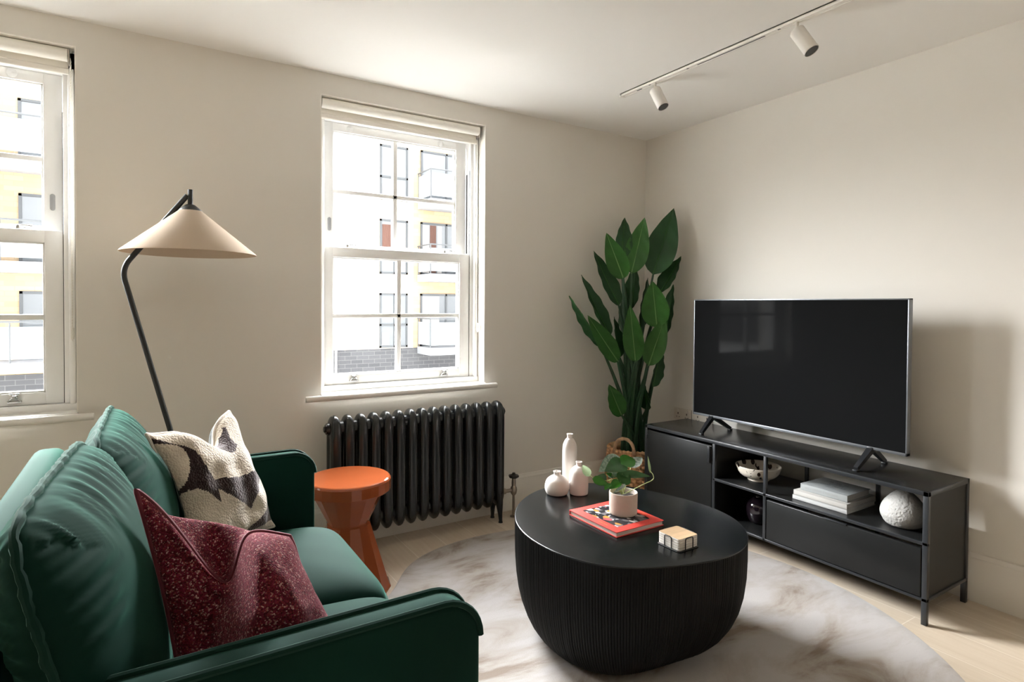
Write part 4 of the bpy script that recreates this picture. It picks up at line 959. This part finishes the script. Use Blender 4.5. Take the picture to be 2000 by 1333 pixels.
def heart_leaf(base, tip, face, width, m, cup=0.25):
    base, tip, face = Vector(base), Vector(tip), Vector(face); d = tip-base; L = d.length; d.normalize(); w = d.cross(face).normalized(); nrm = w.cross(d).normalized()
    bm = bm_new(); nu, nv = 12, 8; g = []
    for i in range(nu+1):
        t = i/nu; prof = (sin(pi*min(1, t*1.0)**0.62))**0.75*(1-0.25*t) if 0 < t < 1 else 0.0
        row = []
        for j in range(nv+1):
            s = 2*j/nv-1; back = -0.12*L*abs(s)*max(0, 1-t*4)
            p = base+d*(t*L+back)+w*(s*width/2*prof)+nrm*(cup*width*0.5*prof*s*s-0.18*L*t*t*0.6)
            row.append(bm.verts.new(p))
        g.append(row)
    for i in range(nu):
        for j in range(nv): bm.faces.new((g[i][j], g[i][j+1], g[i+1][j+1], g[i+1][j])).smooth = True
    bmesh.ops.remove_doubles(bm, verts=bm.verts[:], dist=0.00005)
    return bm
FACE = Vector((-0.55, -0.65, 0.55))
PLX = [# base, tip, width, material
 ((-1.45, -1.36, 0.641), (-1.565, -1.4, 0.646), 0.056, LD), ((-1.45, -1.36, 0.643), (-1.349, -1.33, 0.644), 0.050, LG), ((-1.438, -1.32, 0.637), (-1.464, -1.3, 0.641), 0.026, LD),
 ((-1.42, -1.3, 0.64), (-1.543, -1.34, 0.628), 0.056, LS), ((-1.433, -1.28, 0.638), (-1.369, -1.26, 0.64), 0.034, LS), ((-1.35, -1.3, 0.605), (-1.242, -1.26, 0.625), 0.038, LS),
 ((-1.493, -1.33, 0.605), (-1.467, -1.36, 0.599), 0.030, LS), ((-1.479, -1.38, 0.584), (-1.431, -1.38, 0.607), 0.050, LD), ((-1.461, -1.37, 0.607), (-1.336, -1.4, 0.591), 0.026, LD),
 ((-1.534, -1.36, 0.591), (-1.578, -1.36, 0.611), 0.034, LD), ((-1.607, -1.38, 0.611), (-1.554, -1.4, 0.59), 0.028, LG), ((-1.537, -1.38, 0.585), (-1.588, -1.42, 0.585), 0.022, LG),
 ((-1.487, -1.38, 0.583), (-1.557, -1.41, 0.580), 0.030, LG), ((-1.599, -1.34, 0.615), (-1.596, -1.3, 0.646), 0.026, LP), ((-1.285, -1.34, 0.584), (-1.278, -1.32, 0.642), 0.011, LP),
 ((-1.477, -1.4, 0.575), (-1.549, -1.42, 0.564), 0.014, LS), ((-1.482, -1.34, 0.593), (-1.521, -1.35, 0.614), 0.020, LG)]
for b, t, w, mm in PLX: obj('leaf', heart_leaf(b, t, FACE, w*(1.3 if w > 0.02 else 1), mm), mm, pl, smooth=True, sharp=180)
for P in ([(-1.451, -1.36, 0.525), (-1.478, -1.36, 0.584), (-1.53, -1.36, 0.589), (-1.589, -1.36, 0.609), (-1.600, -1.345, 0.618)], [(-1.451, -1.36, 0.525), (-1.46, -1.365, 0.576), (-1.479, -1.38, 0.584)], [(-1.444, -1.36, 0.525), (-1.449, -1.36, 0.596), (-1.45, -1.36, 0.641)],
          [(-1.442, -1.36, 0.525), (-1.43, -1.34, 0.61), (-1.421, -1.30, 0.64)], [(-1.44, -1.36, 0.525), (-1.337, -1.36, 0.546), (-1.291, -1.36, 0.556), (-1.288, -1.36, 0.574), (-1.285, -1.34, 0.586)],
          [(-1.455, -1.36, 0.525), (-1.473, -1.36, 0.583), (-1.493, -1.33, 0.605)], [(-1.446, -1.36, 0.525), (-1.39, -1.33, 0.58), (-1.35, -1.30, 0.605)], [(-1.453, -1.36, 0.525), (-1.497, -1.375, 0.574), (-1.537, -1.38, 0.585)], [(-1.448, -1.36, 0.525), (-1.46, -1.36, 0.57), (-1.461, -1.37, 0.607)], [(-1.453, -1.36, 0.525), (-1.50, -1.36, 0.575), (-1.534, -1.36, 0.591)]):
    bm = bm_new(); tube(bm, spline(P, 6), 0.0016, 6); obj('stem', bm, STEM, pl, smooth=True)

# coasters in a wire holder
KX0, KX1, KY0, KY1 = -1.505, -1.412, -1.690, -1.597
hold = thing('coaster_holder', 'small black wire holder around a stack of square coasters on the coffee table', 'coaster holder', ((KX0+KX1)/2, (KY0+KY1)/2, zt))
bm = bm_new(); z0 = zt+0.0018; a, b, c, d = KX0-0.0022, KX1+0.0022, KY0-0.0022, KY1+0.0022
tube(bm, [(x, y, z0) for x, y in rrect(a, b, c, d, 0.010, 5)], 0.0017, 8, closed=True)
xm, ym = (a+b)/2, (c+d)/2
for (p, q, ax) in (((xm-0.018, c), (xm+0.018, c), 0), ((xm-0.018, d), (xm+0.018, d), 0), ((a, ym-0.015), (a, ym+0.015), 1), ((b, ym-0.028), (b, ym+0.028), 1)):
    tube(bm, smooth_path([(p[0], p[1], z0), (p[0], p[1], zt+0.0415), (q[0], q[1], zt+0.0415), (q[0], q[1], z0)], 5, 0.008), 0.0017, 8)
tube(bm, [(a, ym, z0), (b, ym, z0)], 0.0017, 6)
obj('wire_frame', bm, mat('black_wire', (0.012, 0.012, 0.012), 0.4), hold, smooth=True, sharp=60)
CST = mat('white_coaster', (0.72, 0.69, 0.65), 0.7); OAKT = mat('oak_veneer', (0.58, 0.40, 0.24), 0.5, var=(9, 0.2), stretch=(1, 6, 1))
zc = zt+0.0037; hc = 0.0076
names = ['second coaster down in the black wire holder, white edge', 'middle coaster in the black wire holder, white edge', 'second coaster from the bottom of the wire holder, white edge', 'lowest coaster in the black wire holder, resting on the wire']
for k in range(5):
    z = zc+k*(hc+0.0002)
    t = thing('coaster', 'topmost square coaster with its pale oak face up in the wire holder' if k == 4 else names[3-k], 'coaster', ((KX0+KX1)/2, (KY0+KY1)/2, z), 'stacked coasters')
    bm = bm_new(); extrude(bm, rrect(KX0, KX1, KY0, KY1, 0.009, 6), 'z', z, z+hc-0.0008, 0.0006); obj('body', bm, CST, t, sharp=50)
    bm = bm_new(); extrude(bm, rrect(KX0+0.0008, KX1-0.0008, KY0+0.0008, KY1-0.0008, 0.0083, 6), 'z', z+hc-0.0008, z+hc); obj('wood_face', bm, OAKT, t)

# ------------------------------------------------------------------ basket and bird of paradise plant
BX, BYY = -0.285, -0.205
bk = thing('woven_basket', 'woven water hyacinth basket in the corner holding the tall plant', 'basket', (BX, BYY, 0))
WICK = mat('water_hyacinth', (0.78, 0.48, 0.26), 0.7, spec=0.3, var=(34, 0.5), alt=(0.38, 0.18, 0.085), bump=(160, 0.4, 0.002))
bm = bm_new(); rows, nk = 15, 34; P = []
prof = lambda z: 0.148+0.024*sin(pi*min(1, z/0.30)*0.85)
seg = nk*8; rings = []; nz_ = rows*6
for i in range(nz_+1):
    z = 0.33*i/nz_; ring = []
    for k in range(seg):
        a = 2*pi*k/seg; row = int(min(rows-1, i/6)); u = (i/6) % 1.0
        ph = (k/8+0.5*(row % 2)) % 1.0
        r = prof(z)-0.002+0.016*(sin(pi*u)**0.6)*(abs(sin(pi*ph))**0.6)+0.002*nz((k*0.3, i*0.4, 2))
        zz = z+0.003*sin(2*pi*ph)
        ring.append(bm.verts.new((BX+r*cos(a), BYY+r*sin(a), max(0, zz))))
    rings.append(ring)
for A, B in zip(rings, rings[1:]):
    for k in range(seg): bm.faces.new((A[k], A[(k+1) % seg], B[(k+1) % seg], B[k])).smooth = True
bm.faces.new(rings[0])
inner = [bm.verts.new((BX+0.145*cos(2*pi*k/seg), BYY+0.145*sin(2*pi*k/seg), 0.325)) for k in range(seg)]; low = [bm.verts.new((BX+0.14*cos(2*pi*k/seg), BYY+0.14*sin(2*pi*k/seg), 0.26)) for k in range(seg)]
for A, B in ((rings[-1], inner), (inner, low)):
    for k in range(seg): bm.faces.new((A[k], A[(k+1) % seg], B[(k+1) % seg], B[k])).smooth = True
obj('body', bm, WICK, bk, smooth=True, sharp=70)
for ang in (radians(205), radians(25)):
    c_ = Vector((BX+0.158*cos(ang), BYY+0.158*sin(ang), 0.31)); tng = Vector((-sin(ang), cos(ang), 0))
    bm = bm_new(); tube(bm, [c_+tng*0.066*cos(pi*k/16)+Vector((0, 0, 0.095*sin(pi*k/16)**0.8)) for k in range(17)], lambda i: 0.011+0.0012*sin(i*2.3), 10)
    obj('handle', bm, mat('rope_handle', (0.56, 0.35, 0.21), 0.8, var=(60, 0.35), bump=(140, 0.5, 0.003)), bk, smooth=True, sharp=180)
bop = thing('bird_of_paradise_plant', 'tall bird of paradise plant with broad dark leaves in the room corner', 'plant', (BX, BYY, 0.27))
bm = bm_new(); lathe(bm, [(0.138, 0.262), (0.13, 0.28), (0.05, 0.29), (0.001, 0.292)], 24, (BX, BYY, 0)); obj('soil', bm, mat('dark_soil', (0.022, 0.014, 0.010), 0.95), bop)
BL = mat('paradise_leaf', (0.013, 0.060, 0.015), 0.42, spec=0.3, var=(8, 0.25), bump=(30, 0.1, 0.002), stretch=(1, 1, 1)); BLL = mat('paradise_leaf_light', (0.030, 0.118, 0.018), 0.42, spec=0.3, var=(8, 0.25))
BST = mat('paradise_stalk', (0.016, 0.062, 0.022), 0.5, var=(5, 0.3)); RIB = mat('leaf_midrib', (0.12, 0.24, 0.07), 0.5)
LEAVES = [  # tip, base, apparent width, light?
 ((-0.104, -0.36, 1.869), (-0.264, -0.34, 1.439), 0.193, 0), ((-0.271, -0.27, 1.807), (-0.381, -0.27, 1.444), 0.150, 1), ((-0.377, -0.2, 1.807), (-0.418, -0.22, 1.542), 0.100, 0), ((-0.67, -0.36, 1.672), (-0.501, -0.33, 1.406), 0.130, 1),
 ((-0.649, -0.22, 1.578), (-0.454, -0.24, 1.241), 0.090, 0), ((-0.727, -0.2, 1.429), (-0.506, -0.22, 1.048), 0.066, 0), ((-0.85, -0.24, 1.299), (-0.593, -0.24, 0.984), 0.058, 0), ((-0.791, -0.34, 1.186), (-0.512, -0.3, 0.897), 0.106, 1),
 ((-0.459, -0.2, 1.172), (-0.431, -0.22, 0.909), 0.043, 0), ((-0.476, -0.36, 1.247), (-0.396, -0.33, 0.894), 0.125, 1), ((-0.349, -0.42, 1.395), (-0.285, -0.4, 1.109), 0.165, 1), ((-0.077, -0.4, 1.56), (-0.188, -0.33, 1.327), 0.095, 0),
 ((-0.144, -0.4, 1.379), (-0.174, -0.36, 1.047), 0.081, 0), ((-0.252, -0.44, 1.186), (-0.335, -0.38, 0.87), 0.131, 1), ((-0.248, -0.28, 1.422), (-0.311, -0.28, 1.105), 0.060, 0), ((-0.568, -0.28, 0.759), (-0.441, -0.26, 0.549), 0.104, 1),
 ((-0.298, -0.22, 1.512), (-0.34, -0.23, 1.221), 0.100, 0), ((-0.196, -0.36, 0.976), (-0.247, -0.33, 0.725), 0.065, 0), ((-0.289, -0.3, 0.747), (-0.24, -0.28, 0.573), 0.081, 0), ((-0.366, -0.2, 1.366), (-0.358, -0.22, 1.038), 0.085, 0)]
rl = random.Random(11)
for i, (tip, base, wapp, light) in enumerate(LEAVES):
    tip, base = Vector(tip), Vector(base); d = tip-base; L = d.length; d.normalize()
    face = Vector((-0.72, -0.69, 0.05)); Wd = max(wapp, 0.115); ang = math.acos(min(1, wapp/Wd))*(1 if rl.random() < 0.5 else -1)
    face = Matrix.Rotation(ang, 3, d) @ face
    w = d.cross(face).normalized(); nr_ = w.cross(d).normalized()
    if nr_.dot(face) < 0: nr_ = -nr_
    fold = 0.22 if wapp > 0.1 else 0.4; bend = 0.06*L
    bm = bm_new(); nu, nv = 22, 12; g = []
    def mid(t): return base+d*(L*t)-nr_*(bend*(t*t-t)*-1.0)
    for a in range(nu+1):
        t = a/nu; wd = Wd/2*(sin(pi*t**0.70)**0.85)*(1-0.10*t)*1.06 if 0 < t < 1 else 0.0
        g.append([bm.verts.new(mid(t)+w*(wd*(2*j/nv-1))+nr_*(fold*wd*abs(2*j/nv-1)**1.2+0.004*sin(t*26+j)*abs(2*j/nv-1))) for j in range(nv+1)])
    for a in range(nu):
        for j in range(nv): bm.faces.new((g[a][j], g[a][j+1], g[a+1][j+1], g[a+1][j])).smooth = True
    bmesh.ops.remove_doubles(bm, verts=bm.verts[:], dist=0.00005)
    lf = obj('leaf', bm, BLL if light else BL, bop, smooth=True, sharp=180)
    bm = bm_new(); tube(bm, [mid(t/12)+nr_*0.0015 for t in range(13)], lambda k: 0.0032*(1-k/13)+0.0006, 6); obj('midrib', bm, RIB if light else BLL, lf, smooth=True)
    ra = rl.uniform(0, 2*pi); rr0 = rl.uniform(0.02, 0.085); foot = Vector((BX+rr0*cos(ra), BYY+rr0*sin(ra), 0.275))
    h = (base.z-0.275); pts = [foot, foot*0.8+base*0.2+Vector((0, 0, 0.24*h)), foot*0.42+base*0.58+Vector((0, 0, 0.10*h)), base+d*0.01]
    pts[1].z = 0.275+0.36*h; pts[2].z = 0.275+0.70*h
    sp_ = spline(pts, 8); n_ = len(sp_)
    bm = bm_new(); tube(bm, sp_, lambda k: 0.0125*(1-k/n_)**0.7+0.0045, 8); obj('stalk', bm, BST, bop, smooth=True)

# ------------------------------------------------------------------ track light
trk = thing('track_light', 'white ceiling track with two white cylinder spotlights', 'track light', (-0.762, -1.8, H))
TWH = mat('white_track_paint', (0.80, 0.77, 0.72), 0.45); LENS = mat('black_spot_lens', (0.008, 0.008, 0.008), 0.3)
bm = bm_new(); tx = -0.762
box(bm, tx-0.017, tx-0.006, -3.6, -0.588, H-0.017, H-0.0003, 0.001); box(bm, tx+0.006, tx+0.017, -3.6, -0.588, H-0.017, H-0.0003, 0.001); box(bm, tx-0.017, tx+0.017, -3.6, -0.588, H-0.006, H-0.0003)
box(bm, tx-0.017, tx+0.017, -0.60, -0.582, H-0.018, H-0.0003, 0.002)
for y0, y1 in ((-1.10, -0.60), (-3.6, -1.46)): box(bm, tx-0.0065, tx+0.0065, y0, y1, H-0.0155, H-0.006)
obj('rail', bm, TWH, trk)
bm = bm_new(); box(bm, tx-0.0062, tx+0.0062, -1.46, -1.10, H-0.0145, H-0.006); box(bm, tx-0.004, tx+0.004, -0.735, -0.70, H-0.0165, H-0.0153); obj('slot', bm, GREY, trk)
bm = bm_new()
for y in (-1.05, -1.53, -0.80): box(bm, tx-0.012, tx-0.004, y-0.006, y+0.006, H-0.0175, H-0.0150)
obj('screw', bm, GREY, trk)
for y, ax in ((-0.83, Vector((0.06, -0.46, -0.87))), (-1.604, Vector((0.09, -0.50, -0.85)))):
    ax.normalize(); top = Vector((tx, y, H-0.052))
    bm = bm_new(); tube(bm, [(tx, y, H-0.016), (tx, y, H-0.062)], 0.0065, 12); s = obj('spotlight', bm, TWH, trk, smooth=True)
    a0 = top-ax*0.002; a1 = top+ax*0.112; r = 0.029
    bm = bm_new(); tube(bm, [a0, a0+ax*0.003, a0+ax*0.108, a1-ax*0.001, a1], lambda i: (r-0.002, r, r, r, r-0.001)[i], 32, cap=False)
    tube(bm, [a0, a0+ax*0.001], r-0.002, 32); tube(bm, [a1, a1-ax*0.02], r-0.003, 32, cap=False); obj('barrel', bm, TWH, s, smooth=True, sharp=50)
    bm = bm_new(); tube(bm, [a1-ax*0.010, a1-ax*0.0015], r-0.003, 32); obj('lens', bm, LENS, s, sharp=40)
